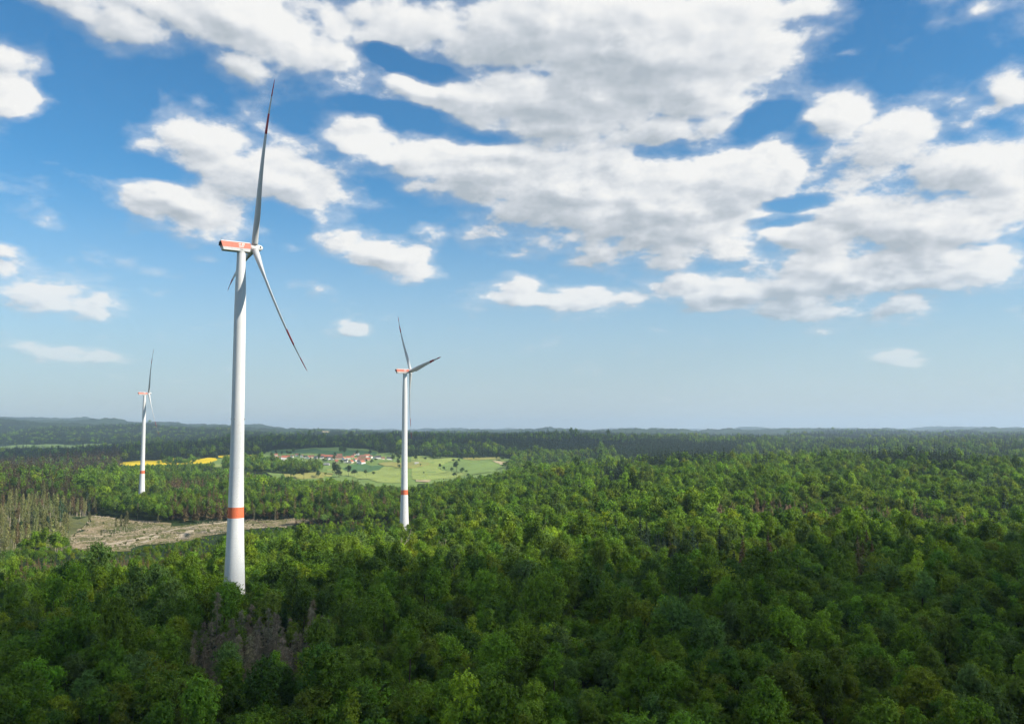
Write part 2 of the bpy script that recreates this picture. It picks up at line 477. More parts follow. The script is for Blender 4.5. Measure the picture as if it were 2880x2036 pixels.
def build_ground():
    front = np.radians(np.linspace(-40, 40, 641))
    rest = np.radians(np.linspace(40, 320, 71))[1:-1]
    az = np.concatenate([front, rest])
    rr = np.concatenate([[12, 45, 80], np.geomspace(110, 27000, 330)])
    A, R = np.meshgrid(az, rr)
    X, Y = R * np.sin(A), R * np.cos(A)
    AA = np.arctan2(X, Y)
    Z = ground_z(X, Y)
    # far woods: the canopy itself makes the relief of the sheet
    far = np.clip((R - 6500) / 2500, 0, 1) * np.clip((16000 - R) / 6000, 0.15, 1)
    Z = Z + far * rng.uniform(0, 16, Z.shape)
    na, nr = len(az), len(rr)
    V = np.stack([X, Y, Z], -1).reshape(-1, 3)
    V = np.vstack([V, [[0, 0, float(ground_z(0.0, 1.0))]]])
    i, j = np.meshgrid(np.arange(nr - 1), np.arange(na), indexing='ij')
    k = (j + 1) % na
    F = np.stack([i*na + j, i*na + k, (i+1)*na + k, (i+1)*na + j], -1).reshape(-1, 4)[:, ::-1]
    me = mesh_np("ground", V[:, :], F, (MAT_FLOOR,), smooth_shade=True)
    o = obj("ground", me)
    tag(o, kind='structure', label="wooded ground rolling away to the far blue hills")
    return o
build_ground()
# ------------------------------------------------------------------ wind turbines
MAT_WHITE = plain("tower_white", (.64, .65, .64), .45, .06, .45, .3, streak=(1.6, 1.6, .05))
MAT_CONCRETE = plain("tower_concrete_white", (.64, .65, .64), .5, .07, .45, .3, streak=(1.6, 1.6, .05))
MAT_BLADE = plain("blade_grey_white", (.52, .53, .53), .38, .02, .3, .35)
MAT_RED = plain("signal_red", (.66, .16, .07), .5, .06, .6, .3)
MAT_STRIPE_GLARE = plain("nacelle_stripe_glare_red", (.70, .24, .17), .45, .06, .6, .3)  # paler than the tower band: sun glare is put into this red
MAT_BLADE_RED = plain("blade_red", (.42, .022, .022), .45, .04, .5, .3)
MAT_JOINT = plain("joint_grey", (.50, .51, .51), .6)
MAT_LOGO = plain("logo_white", (.82, .80, .78), .5)
MAT_NACDARK = plain("nacelle_seam_grey", (.22, .21, .21), .6)
MAT_OPEN = plain("dark_opening", (.012, .012, .014), .7)

HUB_H = 164.0
PROFILE = [(0, 10.0), (13.6, 8.95), (30, 7.75), (42.7, 7.0), (47.4, 6.78), (62.6, 6.2), (85, 5.72)]
PROFILE_UP = [(85, 5.70), (105.6, 5.48), (133, 5.15), (147, 4.7), (156, 4.0), (161.6, 3.75)]

def lathe(prof, n=48, cap_top=False):
    mb = MB()
    for z, d in prof:
        for j in range(n):
            a = 2 * math.pi * j / n
            mb.v.append((d / 2 * math.cos(a), d / 2 * math.sin(a), z))
    for i in range(len(prof) - 1):
        for j in range(n):
            k = (j + 1) % n
            mb.f.append((i*n + j, i*n + k, (i+1)*n + k, (i+1)*n + j))
    if cap_top:
        mb.f.append(tuple((len(prof)-1)*n + j for j in range(n)))
    return mb

def dia(z):
    return float(np.interp(z, [p[0] for p in PROFILE], [p[1] for p in PROFILE]))

def blade_sections():
    """(r, chord, thickness, twist deg, prebend)"""
    out = []
    for t in np.concatenate([np.linspace(0, .3, 22), np.linspace(.32, .96, 33), [.975, .988, .996, 1.0]]):
        r = 1.6 + t * 73.0
        if t < .05: c, th = 2.9, 2.9
        else:
            u = (t - .05) / .95
            c = 2.9 + 1.5 * math.sin(min(1, u / .18) * math.pi / 2) if u < .18 else 4.4 * max(0, 1 - (u - .18) / .82) ** .86 + .5 * ((u-.18)/.82)
            b = min(1, u / .2)
            th = c * ((1 - b) * (2.9 / c) + b * .26) if u < .2 else c * (.26 - .11 * (u - .2))
        if t > .96: c *= max(.12, math.sqrt(max(0, 1 - ((t - .96) / .041) ** 2)))
        tw = 14 * (1 - t) ** 2.2
        pb = 1.4 * t + 4.0 * t ** 2.4
        out.append((t, r, c, th, tw, pb))
    return out

def blade_mesh(t0, t1, name, mat, grow=0.0, n=20):
    secs = [s for s in blade_sections() if t0 - 1e-6 <= s[0] <= t1 + 1e-6]
    mb = MB(); m = len(secs)
    for (t, r, c, th, tw, pb) in secs:
        c += grow; th += grow
        a = math.radians(tw + BLADE_PITCH)
        round_ = max(0.0, 1 - t / .16)
        for j in range(n):
            an = 2 * math.pi * j / n
            x = math.cos(an); y = math.sin(an)
            sharp = (1 - round_) * max(0, x)
            px = c * (.5 * x + .18 * (1 - round_)); py = th * .5 * y * (1 - .85 * sharp ** 1.5)
            # local: X along chord in the rotor plane, Y along the rotor axis (forward), Z along the blade
            X = px * math.cos(a) - py * math.sin(a); Y = px * math.sin(a) + py * math.cos(a)
            mb.v.append((X, Y + pb, r))
    for i in range(m - 1):
        for j in range(n):
            k = (j + 1) % n
            mb.f.append((i*n + j, i*n + k, (i+1)*n + k, (i+1)*n + j))
    mb.f.append(tuple(j for j in reversed(range(n)))); mb.f.append(tuple((m-1)*n + j for j in range(n)))
    me = mb.mesh(name, mat, True)
    return me

BLADE_PITCH = 8.0
_ts = [s[0] for s in blade_sections()]
def _near(v): return min(_ts, key=lambda t: abs(t - v))
_BM = dict(body=blade_mesh(0, 1, "blade", MAT_BLADE), band=blade_mesh(_near(.69), _near(.79), "red_band", MAT_BLADE_RED, .05), tip=blade_mesh(_near(.90), 1, "red_tip", MAT_BLADE_RED, .05))

def turbine(X, Y, Z, heading, alpha, label):
    root = empty("wind_turbine", (X, Y, Z))
    tag(root, label, "wind turbine", "wind turbines above the forest")
    lathe(PROFILE[:4]).build("tower_base", MAT_CONCRETE, root, True)
    lathe([(42.7, dia(42.7) + .02), (47.4, dia(47.4) + .02)]).build("red_tower_band", MAT_RED, root, True)
    lathe(PROFILE[4:]).build("tower_middle", MAT_CONCRETE, root, True)
    up = lathe(PROFILE_UP).build("tower_top", MAT_WHITE, root, True)
    for z in (106.0, 127.0, 147.0):
        d = float(np.interp(z, [p[0] for p in PROFILE_UP], [p[1] for p in PROFILE_UP]))
        lathe([(z - .07, d + .05), (z + .07, d + .05)]).build("flange", MAT_WHITE, up, True)
    for z in np.arange(3.8, 85, 3.8):
        if 42.5 < z < 47.6: continue
        d = dia(z); lathe([(z - .025, d + .012), (z + .025, d + .012)]).build("ring_joint", MAT_JOINT, root, True)
    for k in range(4):
        a = math.radians(70 + 90 * k + 12)
        mb = MB(); r = 2.86
        c, s_ = math.cos(a), math.sin(a)
        mb.tube([(c * (r - .1), s_ * (r - .1), 86.2), (c * (r + .5), s_ * (r + .5), 86.2)], [.1, .1], 8)
        mb.tube([(c * (r + .4), s_ * (r + .4), 86.0), (c * (r + .4), s_ * (r + .4), 86.5)], [.16, .12], 8)
        mb.build("warning_light", MAT_NACDARK, root)
    # nacelle: local +X points to the rotor
    MN = Matrix.Translation((0, 0, HUB_H)) @ Matrix.Rotation(math.radians(90 - heading), 4, 'Z')
    W, zb, zm, zt = 2.1, -2.15, -.75, 2.05
    def shell(z0, z1, w0, w1, xr0, xr1, xf0, xf1):
        mb = MB()
        V = [(xr0, -w0, z0), (xf0, -w0, z0), (xf0, w0, z0), (xr0, w0, z0), (xr1, -w1, z1), (xf1, -w1, z1), (xf1, w1, z1), (xr1, w1, z1)]
        mb.add(V, [(0,3,2,1), (4,5,6,7), (0,1,5,4), (1,2,6,5), (2,3,7,6), (3,0,4,7)])
        return mb
    def bevel(o, w=.12):
        m = o.modifiers.new("bevel", 'BEVEL'); m.width = w; m.segments = 2; m.limit_method = 'ANGLE'
        return o
    na = bevel(shell(zb, zm, W - .12, W, -8.3, -8.75, 3.5, 3.6).build("nacelle", MAT_WHITE, root), .1)
    na.matrix_local = MN
    shell(zm + .004, 1.72, W + .02, W + .02, -8.76, -9.5, 3.62, 3.55).build("red_stripe", MAT_STRIPE_GLARE, na)
    bevel(shell(1.724, zt + .1, W, W - .35, -9.52, -9.45, 3.5, 3.3).build("roof_shell", MAT_WHITE, na), .08)
    for sgn in (-1, 1):
        cs = .27; x0 = -1.9 if sgn < 0 else 1.2; yy = sgn * (W + .035)
        def mark(pieces):
            mb = MB()
            for (c0, r0, c1, r1) in pieces:
                xa, xb = (x0 + c0 * cs, x0 + c1 * cs) if sgn < 0 else (x0 - c1 * cs, x0 - c0 * cs)
                mb.box(xa, xb, min(yy, yy - sgn * .03), max(yy, yy - sgn * .03), 1.5 - r1 * .2, 1.5 - r0 * .2)
            mb.build("logo_mark", MAT_LOGO, na)
        mark([(0, 2, 5, 3)]); mark([(2, 0, 3, 2)]); mark([(2, 3, 3, 5)])               # cross-like sign
        mark([(6, 0, 7, 5)]); mark([(9, 0, 10, 5)]); mark([(7, 0, 9, 1)]); mark([(7, 2, 9, 3)]); mark([(7, 4, 9, 5)])
        mark([(1, 6, 9, 7)]); mark([(1, 8, 9, 9)])                                     # two lines of lettering
        mb = MB(); mb.box(2.3, 2.36, min(sgn * W, sgn * (W + .045)), max(sgn * W, sgn * (W + .045)), -.7, 1.7)
        mb.build("panel_seam", MAT_NACDARK, na)
        mb = MB(); mb.box(-1.2, .3, min(sgn * (W - .2), sgn * (W - .01)), max(sgn * (W - .2), sgn * (W - .01)), -1.5, -1.25)
        mb.build("small_lettering", MAT_NACDARK, na)
    mb = MB(); mb.box(-9.7, -9.3, -1.5, 1.5, .0, 1.5); mb.build("rear_grille", MAT_OPEN, na)
    mb = MB()
    mb.tube([(-8.9, -.9, 2.0), (-8.9, -.9, 3.95)], [.06, .06], 5); mb.tube([(-8.9, .9, 2.0), (-8.9, .9, 3.3)], [.05, .05], 5); mb.tube([(-8.9, -.9, 3.1), (-8.9, .9, 3.1)], [.04, .04], 5)
    mb.build("weather_mast", MAT_NACDARK, na)
    mb = MB(); mb.tube([(-7.4, 0, 2.1), (-7.4, 0, 2.8)], [.25, .2], 8); mb.build("beacon", MAT_BLADE_RED, na)
    lathe([(-4.1, 3.7), (-2.05, 3.9)]).build("yaw_collar", MAT_WHITE, na, True)
    # rotor local: Y forward along the tilted axis, Z up, X sideways
    MR_ = MN @ Matrix.Translation((5.9, 0, .35)) @ Matrix.Rotation(math.radians(-90), 4, 'Z') @ Matrix.Rotation(math.radians(5), 4, 'X')
    prof = [(-2.2, 2.6), (-1.7, 3.3), (-1.2, 3.4), (1.0, 3.4), (1.5, 3.0), (2.1, 2.9), (2.8, 2.5), (3.4, 1.7), (3.75, .8), (3.85, .05)]
    mb = lathe(prof, 28); mb.v = [(x, z, -y) for (x, y, z) in mb.v]
    hub = mb.build("hub", MAT_WHITE, root, True); hub.matrix_local = MR_
    mb = lathe([(-3.2, 2.2), (-2.1, 2.2)], 24); mb.v = [(x, z, -y) for (x, y, z) in mb.v]; mb.build("main_shaft", MAT_NACDARK, hub, True)
    for k in range(3):
        a = math.radians(alpha + 120 * k)
        b = a + math.radians(60)
        mb = MB(); c, s_ = math.sin(b), math.cos(b)
        mb.tube([(c * 1.28, 2.3, s_ * 1.28), (c * 1.5, 2.25, s_ * 1.5)], [.42, .42], 10)
        mb.build("hatch", MAT_OPEN, hub)
        bo = bpy.data.objects.new("blade", _BM['body']); COL.objects.link(bo); bo.parent = root
        bo.matrix_local = MR_ @ Matrix.Rotation(a, 4, 'Y')
        for key in ("band", "tip"):
            c = bpy.data.objects.new("red_band" if key == "band" else "red_tip", _BM[key]); COL.objects.link(c); c.parent = bo
    return root

def turbine_at(px, hub_py, Y, heading, alpha, label):
    p = at(px, hub_py, Y)
    return turbine(p[0], p[1], p[2] - HUB_H, heading, alpha, label), p

TURB = []
for a in ((679, 696, 382, 58, 23, "tallest white wind turbine with red banded tower rising from the front forest edge"),
          (1139, 1044, 845, 65, 84, "white wind turbine in front of the village meadows, one blade pointing right"),
          (407, 1107, 1304, 59, 30, "smallest and most distant white wind turbine beside the yellow rapeseed field")):
    TURB.append(turbine_at(*a)[1])
# ------------------------------------------------------------------ trees: shapes that are repeated
def leaf_material(name, col, trans=.3, rough=.55, spec=.25, vary=.45):
    """Leaf colour times the tree's own tint; light comes through the leaf."""
    m, nt, b = material(name)
    at_ = nd(nt, 'ShaderNodeAttribute', attribute_type='INSTANCER', attribute_name='tint')
    tc = nd(nt, 'ShaderNodeTexCoord')
    n = nd(nt, 'ShaderNodeTexNoise'); n.inputs['Scale'].default_value = .9; n.inputs['Detail'].default_value = 3
    nt.links.new(tc.outputs['Object'], n.inputs['Vector'])
    f = nd(nt, 'ShaderNodeMapRange'); nt.links.new(n.outputs['Fac'], f.inputs[0])
    f.inputs[1].default_value, f.inputs[2].default_value, f.inputs[3].default_value, f.inputs[4].default_value = .3, .7, 1 - vary, 1 + vary
    v = vmth(nt, 'MULTIPLY', at_.outputs['Color'], tuple(col))
    v = vmth(nt, 'SCALE', v.outputs[0], scale=f.outputs[0])
    nt.links.new(v.outputs[0], b.inputs['Base Color'])
    b.inputs['Roughness'].default_value = rough; b.inputs['Specular IOR Level'].default_value = spec
    tr = nd(nt, 'ShaderNodeBsdfTranslucent')
    tv = vmth(nt, 'MULTIPLY', v.outputs[0], (1.5, 1.4, .5))
    nt.links.new(tv.outputs[0], tr.inputs[0])
    mx = nd(nt, 'ShaderNodeMixShader'); mx.inputs[0].default_value = trans
    nt.links.new(b.outputs[0], mx.inputs[1]); nt.links.new(tr.outputs[0], mx.inputs[2])
    nt.links.new(mx.outputs[0], nt.nodes['Material Output'].inputs[0])
    return m
MAT_LEAF = leaf_material("broad_leaves", (1, 1, 1), .30, .6, .14)
MAT_NEEDLE = leaf_material("needles", (1, 1, 1), .08, .7, .15, .3)
MAT_TWIG = leaf_material("dead_twigs", (1, 1, 1), .0, .85, .1, .3)
MAT_BARK = plain("bark", (.085, .068, .052), .9, .35, 2.0, .1, bump=.4)
MAT_PALEBARK = plain("pale_bare_wood", (.40, .34, .26), .85, .3, 2.5, .15)
MAT_GREYWOOD = plain("grey_dead_wood", (.20, .165, .115), .9, .3, 2.0, .1)

def unit(v): return v / (np.linalg.norm(v, axis=-1, keepdims=True) + 1e-9)

def leaf_quads(C, N, size, g, fold=.25, aspect=.62, A=None):
    """One folded diamond leaf cluster at every centre C with normal N."""
    n = len(C)
    a = unit(np.cross(N, g.normal(size=(n, 3)))) if A is None else unit(A - N * (A * N).sum(1, keepdims=True))
    b = np.cross(N, a)
    s = (size * g.uniform(.65, 1.35, n))[:, None]
    V = np.stack([C - a*s*.5, C - b*s*.5*aspect + N*s*fold*g.uniform(-1, 1, n)[:, None], C + a*s*.5, C + b*s*.5*aspect + N*s*fold*g.uniform(-1, 1, n)[:, None]], 1).reshape(-1, 3)
    k = np.arange(n)[:, None] * 4
    F = np.concatenate([k + [[0, 1, 2]], k + [[0, 2, 3]]], 0)
    return V, F

def broadleaf_crown(seed, n_leaf, size, H=17.0, R=4.2, lobes=22, shape=1.0, per=6):
    """Lobes over an uneven dome; each carries feathery sprays of leaves that point out and up."""
    g = np.random.default_rng(seed)
    cz0 = H * .62; hz = H * .38
    d = unit(g.normal(size=(lobes, 3))); d[:, 2] = np.where(d[:, 2] < -.35, -d[:, 2], d[:, 2])
    rad = g.uniform(.35, 1.0, lobes)[:, None]
    sq = g.uniform(.75, 1.25); lean = g.normal(size=2) * .5
    C = d * rad * np.array([R * .82 * sq, R * .82 / sq, hz * .80]) + np.array([0, 0, cz0])
    C[:, :2] += lean * ((C[:, 2:3] - cz0) / hz)
    LR = g.uniform(.17, .46, lobes) * R * shape
    C = np.vstack([C, [[lean[0] + g.normal() * .5, lean[1] + g.normal() * .5, cz0 + hz * g.uniform(.6, .85)]]]); LR = np.append(LR, .33 * R)
    ns = n_leaf // per
    w = LR ** 2; idx = g.choice(len(C), ns, p=w / w.sum())
    dd = unit(g.normal(size=(ns, 3)))
    dd[:, 2] = np.where(g.uniform(size=ns) < .6, np.abs(dd[:, 2]), dd[:, 2])
    rr = LR[idx] * (1 - .5 * g.uniform(size=ns) ** 1.8)
    base = C[idx] + dd * rr[:, None] * np.array([1, 1, .85])
    sd = unit(dd * .75 + np.array([0, 0, .55]) + .45 * g.normal(size=(ns, 3)))
    ln = size * g.uniform(1.2, 3.0, ns)
    t = (np.arange(per) + .5) / per
    P = base[:, None, :] + sd[:, None, :] * (ln[:, None] * t[None, :])[..., None] + g.normal(size=(ns, per, 3)) * size * .28
    P[..., 2] -= (ln[:, None] * t[None, :] ** 2) * .18
    N = unit(dd[:, None, :] * .9 + np.array([0, 0, .45]) + .45 * g.normal(size=(ns, per, 3)))
    A = unit(sd[:, None, :] + .7 * g.normal(size=(ns, per, 3)))
    P, N, A = P.reshape(-1, 3), N.reshape(-1, 3), A.reshape(-1, 3)
    return leaf_quads(P, N, size * np.repeat(np.linspace(1.15, .8, per)[None, :], ns, 0).ravel(), g, A=A)

def trunk_verts(H, r0, seed, branches=5, R=3.0, start=.35):
    g = np.random.default_rng(seed + 900)
    mb = MB()
    top = H * .86
    pts = [(0, 0, -.6), (g.normal()*.15, g.normal()*.15, H*.3), (g.normal()*.35, g.normal()*.35, H*.6), (g.normal()*.5, g.normal()*.5, top)]
    mb.tube(pts, [r0, r0*.75, r0*.45, .05], 6, False)
    for i in range(branches):
        z = H * (start + (.75 - start) * (i + g.uniform()) / branches); a = g.uniform(0, 6.28); l = R * g.uniform(.5, .85)
        mb.tube([(0, 0, z), (l*.5*math.cos(a), l*.5*math.sin(a), z + l*.5), (l*math.cos(a), l*math.sin(a), z + l*.75)], [r0*.35, r0*.2, .03], 4, False)
    return mb

def spruce_crown(seed, H=20.0, R=2.9, whorl=.62, per=9, segs=4, droop=.35, size=.95, thin=0.0, base=.12):
    g = np.random.default_rng(seed)
    Cs, Ns, sz = [], [], []
    z = H * base
    while z < H * .985:
        t = (z / H - base) / (1 - base)
        L = R * (1 - t) ** .8 * g.uniform(.8, 1.12) + .12
        for i in range(per if t < .8 else max(4, per - 3)):
            if g.uniform() < thin: continue
            a = g.uniform(0, 6.283); l = L * g.uniform(.65, 1.1)
            for s in range(segs):
                u = (s + .6) / segs
                if l < .5 and s > 1: continue
                rr = l * u
                Cs.append((rr * math.cos(a) + g.normal()*.08, rr * math.sin(a) + g.normal()*.08, z + .25*l*u - droop * l * u * u * 1.4 + g.normal()*.1))
                Ns.append((math.cos(a)*.45 + g.normal()*.35, math.sin(a)*.45 + g.normal()*.35, .9))
                sz.append(size * (.55 + .6 * (1 - t)) * (1.15 - .4*u))
        z += whorl * g.uniform(.75, 1.25)
    C, N = np.array(Cs), unit(np.array(Ns))
    return leaf_quads(C, N, np.array(sz), g, .18, .55)

def twig_cloud(seed, H=16.0, R=2.4, n=1500, w=.05, base=.25, droop=.5):
    """Fine bare twigs of a dead conifer: long thin slivers hanging off the branches."""
    g = np.random.default_rng(seed)
    t = g.uniform(0, 1, n) ** .8
    nb = 70; bz = np.sort(g.uniform(0, 1, nb)); ba = g.uniform(0, 6.283, nb); bl = g.uniform(.55, 1.1, nb)
    k = g.integers(0, nb, n)
    L = (R * (1 - bz[k]) ** .7 + .2) * bl[k]
    u = g.uniform(.08, 1, n)
    a = ba[k] + g.normal(size=n) * .12
    P = np.stack([L*u*np.cos(a), L*u*np.sin(a), H * (base + (1-base)*bz[k]) + .15*L*u - droop*L*u*u*.6], 1)
    d = unit(np.stack([np.cos(a), np.sin(a), -.3 * np.ones(n)], 1) * .5 + g.normal(size=(n, 3)) * .5 + np.array([0, 0, -.55]))
    ln = g.uniform(.35, 1.0, n)[:, None]
    s = unit(np.cross(d, g.normal(size=(n, 3)))) * w
    V = np.stack([P - s, P + s, P + d*ln + s*.3, P + d*ln - s*.3], 1).reshape(-1, 3)
    q = np.arange(n)[:, None] * 4
    F = np.concatenate([q + [[0, 1, 2]], q + [[0, 2, 3]]], 0)
    return V, F

def tri_mesh(mb):
    F = []
    for f in mb.f:
        for i in range(1, len(f) - 1): F.append((f[0], f[i], f[i+1]))
    return np.array(mb.v), np.array(F)

def joined(name, A, B, ma, mb_):
    (V1, F1), (V2, F2) = A, B
    return mesh_np(name, np.vstack([V1, V2]), np.vstack([F1, F2 + len(V1)]), (ma, mb_), np.concatenate([np.zeros(len(F1), int), np.ones(len(F2), int)]))

H_B = [17.0, 18.5, 16.0, 19.5, 15.0, 17.5, 20.0, 16.5]
R_B = [4.3, 3.6, 5.2, 3.3, 4.4, 5.6, 4.6, 4.0]
LOB = [24, 13, 34, 10, 20, 46, 28, 9]
# nearest broadleaf trees: crown and trunk kept apart
NEAR_CROWN = [mesh_np("crown", *broadleaf_crown(10 + i, 7800, .39, H_B[i], R_B[i], lobes=LOB[i]), (MAT_LEAF,)) for i in range(8)]
NEAR_TRUNK = [trunk_verts(H_B[i], .26, i).mesh("trunk", MAT_BARK, True) for i in range(8)]
def proto(me, name):
    return bpy.data.objects.new(name, me)
P_BROAD = [[], [], []]
for i in range(8):
    tr = tri_mesh(trunk_verts(H_B[i], .26, i))
    P_BROAD[0].append(proto(joined("broadleaf", broadleaf_crown(10 + i, 5200, .47, H_B[i], R_B[i], lobes=LOB[i]), tr, MAT_LEAF, MAT_BARK), "broadleaf_shape"))
    P_BROAD[1].append(proto(mesh_np("broadleaf_mid", *broadleaf_crown(30 + i, 1200, .90, H_B[i], R_B[i], lobes=max(8, LOB[i] // 2), per=4), (MAT_LEAF,)), "broadleaf_shape_mid"))
    P_BROAD[2].append(proto(mesh_np("broadleaf_far", *broadleaf_crown(50 + i, 260, 1.9, H_B[i], R_B[i] * 1.05, lobes=max(6, LOB[i] // 3), per=2), (MAT_LEAF,)), "broadleaf_shape_far"))
P_SPRUCE = [[], [], []]
SPRUCE_CROWN = []
for i in range(4):
    H = [20, 18, 21, 17][i]; R = [3.7, 3.3, 3.9, 3.5][i]
    cr = spruce_crown(70 + i, H, R)
    mb = MB(); mb.tube([(0, 0, -.5), (0, 0, H * .5), (0, 0, H * .97)], [.24, .15, .03], 5, False)
    SPRUCE_CROWN.append((mesh_np("crown", *cr, (MAT_NEEDLE,)), mb.mesh("trunk", MAT_BARK)))
    P_SPRUCE[0].append(proto(joined("spruce", cr, tri_mesh(mb), MAT_NEEDLE, MAT_BARK), "spruce_shape"))
    P_SPRUCE[1].append(proto(mesh_np("spruce_mid", *spruce_crown(80 + i, H, R, 1.0, 7, 3, size=1.5), (MAT_NEEDLE,)), "spruce_shape_mid"))
    P_SPRUCE[2].append(proto(mesh_np("spruce_far", *spruce_crown(90 + i, H, R, 1.9, 6, 2, size=2.4), (MAT_NEEDLE,)), "spruce_shape_far"))
# thin high-crowned trees left standing round the clearing: long bare stem, small crown
def thin_tree(seed, H, n, size, dead=False):
    g = np.random.default_rng(seed)
    z = H * g.uniform(.38, 1.0, n)
    r = 2.1 * (1 - ((z / H - .66) / .40) ** 2).clip(.1, 1) * g.uniform(.1, 1, n) ** .6
    a = g.uniform(0, 6.283, n)
    P = np.stack([r*np.cos(a), r*np.sin(a), z], 1)
    return leaf_quads(P, unit(g.normal(size=(n, 3)) * .6 + np.stack([np.cos(a), np.sin(a), .6 + 0*a], 1)), size, g)
THIN_PARTS = []
for i in range(3):
    H = [19, 22, 17][i]
    mb = MB(); mb.tube([(0, 0, -.5), (.15, .1, H*.5), (0, .2, H*.97)], [.24, .17, .04], 5, False)
    cr = thin_tree(110 + i, H, 420, .8)
    THIN_PARTS.append((mesh_np("crown", *cr, (MAT_NEEDLE,)), mb.mesh("trunk", MAT_PALEBARK)))
# grey dead spruces
DEAD_PARTS = []
for i in range(4):
    H = [17, 15, 18, 13][i]
    g = np.random.default_rng(130 + i)
    mb = MB(); mb.tube([(0, 0, -.5), (.1, 0, H*.5), (0, .1, H)], [.22, .14, .03], 6, False)
    for q in range(46):
        z = H * (.22 + .76 * q / 46); l = 2.3 * (1 - (z / H - .2) / .85) + .3; a = g.uniform(0, 6.28); l *= g.uniform(.6, 1.1)
        mb.tube([(0, 0, z), (l*.5*math.cos(a), l*.5*math.sin(a), z + .05*l), (l*math.cos(a), l*math.sin(a), z - .25*l)], [.045, .035, .012], 3, False)
    tw = twig_cloud(140 + i, H, 2.6, 1700, .034)
    DEAD_PARTS.append((mesh_np("twigs", *tw, (MAT_TWIG,)), mb.mesh("trunk", MAT_GREYWOOD)))
# bare forked snags
def snag_mesh(seed, H=13.0):
    g = np.random.default_rng(seed); mb = MB()
    def grow(p, d, l, r, depth):
        q = p + d * l * .5 + g.normal(size=3) * l * .06; e = p + d * l + g.normal(size=3) * l * .08
        mb.tube([p, q, e], [r, r*.8, r*.55], 5, False)
        if depth == 0: return
        for _ in range(2 if depth > 1 else 3):
            nd_ = unit(d + g.normal(size=3) * .55 + np.array([0, 0, .12]))
            grow(e, nd_, l * g.uniform(.55, .8), r * .55, depth - 1)
    grow(np.array([0, 0, -.5]), unit(np.array([g.normal()*.06, g.normal()*.06, 1])), H * .42, .36, 4)
    return mb.mesh("bare_trunk", MAT_PALEBARK, True)
SNAGS = [snag_mesh(200 + i, [13, 15, 12][i]) for i in range(3)]
# ------------------------------------------------------------------ fields, meadows, clearing
from mathutils.geometry import delaunay_2d_cdt

def field_material(name, col, noise=.12, stripe=0.0, ang=0.0, fine=.35):
    m, nt, b = material(name)
    tc = nd(nt, 'ShaderNodeTexCoord')
    n1 = nd(nt, 'ShaderNodeTexNoise'); n1.inputs['Scale'].default_value = .012; n1.inputs['Detail'].default_value = 6
    n2 = nd(nt, 'ShaderNodeTexNoise'); n2.inputs['Scale'].default_value = fine; n2.inputs['Detail'].default_value = 5
    for n in (n1, n2): nt.links.new(tc.outputs['Object'], n.inputs['Vector'])
    s = mth(nt, 'ADD', n1.outputs['Fac'], mth(nt, 'MULTIPLY', n2.outputs['Fac'], .6))
    if stripe:
        mp = nd(nt, 'ShaderNodeMapping'); mp.inputs['Rotation'].default_value = (0, 0, ang)
        nt.links.new(tc.outputs['Object'], mp.inputs[0])
        w = nd(nt, 'ShaderNodeTexWave'); w.inputs['Scale'].default_value = .06; w.inputs['Distortion'].default_value = .6
        nt.links.new(mp.outputs[0], w.inputs['Vector'])
        s = mth(nt, 'ADD', s, mth(nt, 'MULTIPLY', mth(nt, 'SUBTRACT', w.outputs['Fac'], .5), stripe))
    f = nd(nt, 'ShaderNodeMapRange'); nt.links.new(s, f.inputs[0])
    f.inputs[1].default_value, f.inputs[2].default_value, f.inputs[3].default_value, f.inputs[4].default_value = .5, 1.1, 1 - noise * 2, 1 + noise * 2
    v = vmth(nt, 'SCALE', tuple(col), scale=f.outputs[0]); nt.links.new(v.outputs[0], b.inputs['Base Color'])
    b.inputs['Roughness'].default_value = .9; b.inputs['Specular IOR Level'].default_value = .15
    return m

OPEN = []          # outlines on the ground where no forest grows
def drape(name, pix, mat, lift, label, spacing=25.0, world_poly=None, kind='structure', clear=True, rough=.06):
    if world_poly is None:
        pts = [ground_hit(*p) for p in pix]
        world_poly = [(p[0], p[1]) for p in pts if p is not None]
    if clear: OPEN.append(world_poly)
    B = []
    n = len(world_poly)
    for i in range(n):
        a, b = np.array(world_poly[i]), np.array(world_poly[(i+1) % n])
        k = max(1, int(np.linalg.norm(b - a) / spacing))
        for j in range(k):
            q = a + (b - a) * j / k
            if 0 < j < k: q = q + rng.normal(size=2) * spacing * rough
            B.append(q)
    nb = len(B); arr = np.array(B)
    gx = np.arange(arr[:, 0].min(), arr[:, 0].max(), spacing); gy = np.arange(arr[:, 1].min(), arr[:, 1].max(), spacing)
    if len(gx) and len(gy):
        GX, GY = np.meshgrid(gx, gy); k = in_poly(GX.ravel(), GY.ravel(), [tuple(q) for q in B])
        inner = np.stack([GX.ravel()[k], GY.ravel()[k]], 1)
    else: inner = np.zeros((0, 2))
    vs = [Vector((float(q[0]), float(q[1]))) for q in B] + [Vector((float(q[0]), float(q[1]))) for q in inner]
    out = delaunay_2d_cdt(vs, [(i, (i+1) % nb) for i in range(nb)], [], 1, .01)
    V = np.array([(p.x, p.y) for p in out[0]]); z = ground_z(V[:, 0], V[:, 1]) + lift
    me = bpy.data.meshes.new(name)
    me.from_pydata([(float(a[0]), float(a[1]), float(b)) for a, b in zip(V, z)], [], [tuple(f) for f in out[2]])
    me.materials.append(mat); me.update()
    # all faces upwards
    bm = bmesh.new(); bm.from_mesh(me)
    for f in bm.faces:
        if f.normal.z < 0: f.normal_flip()
    bm.to_mesh(me); bm.free()
    me.polygons.foreach_set("use_smooth", np.ones(len(me.polygons), bool))
    o = obj(name, me)
    tag(o, label, kind=kind)
    return o, world_poly

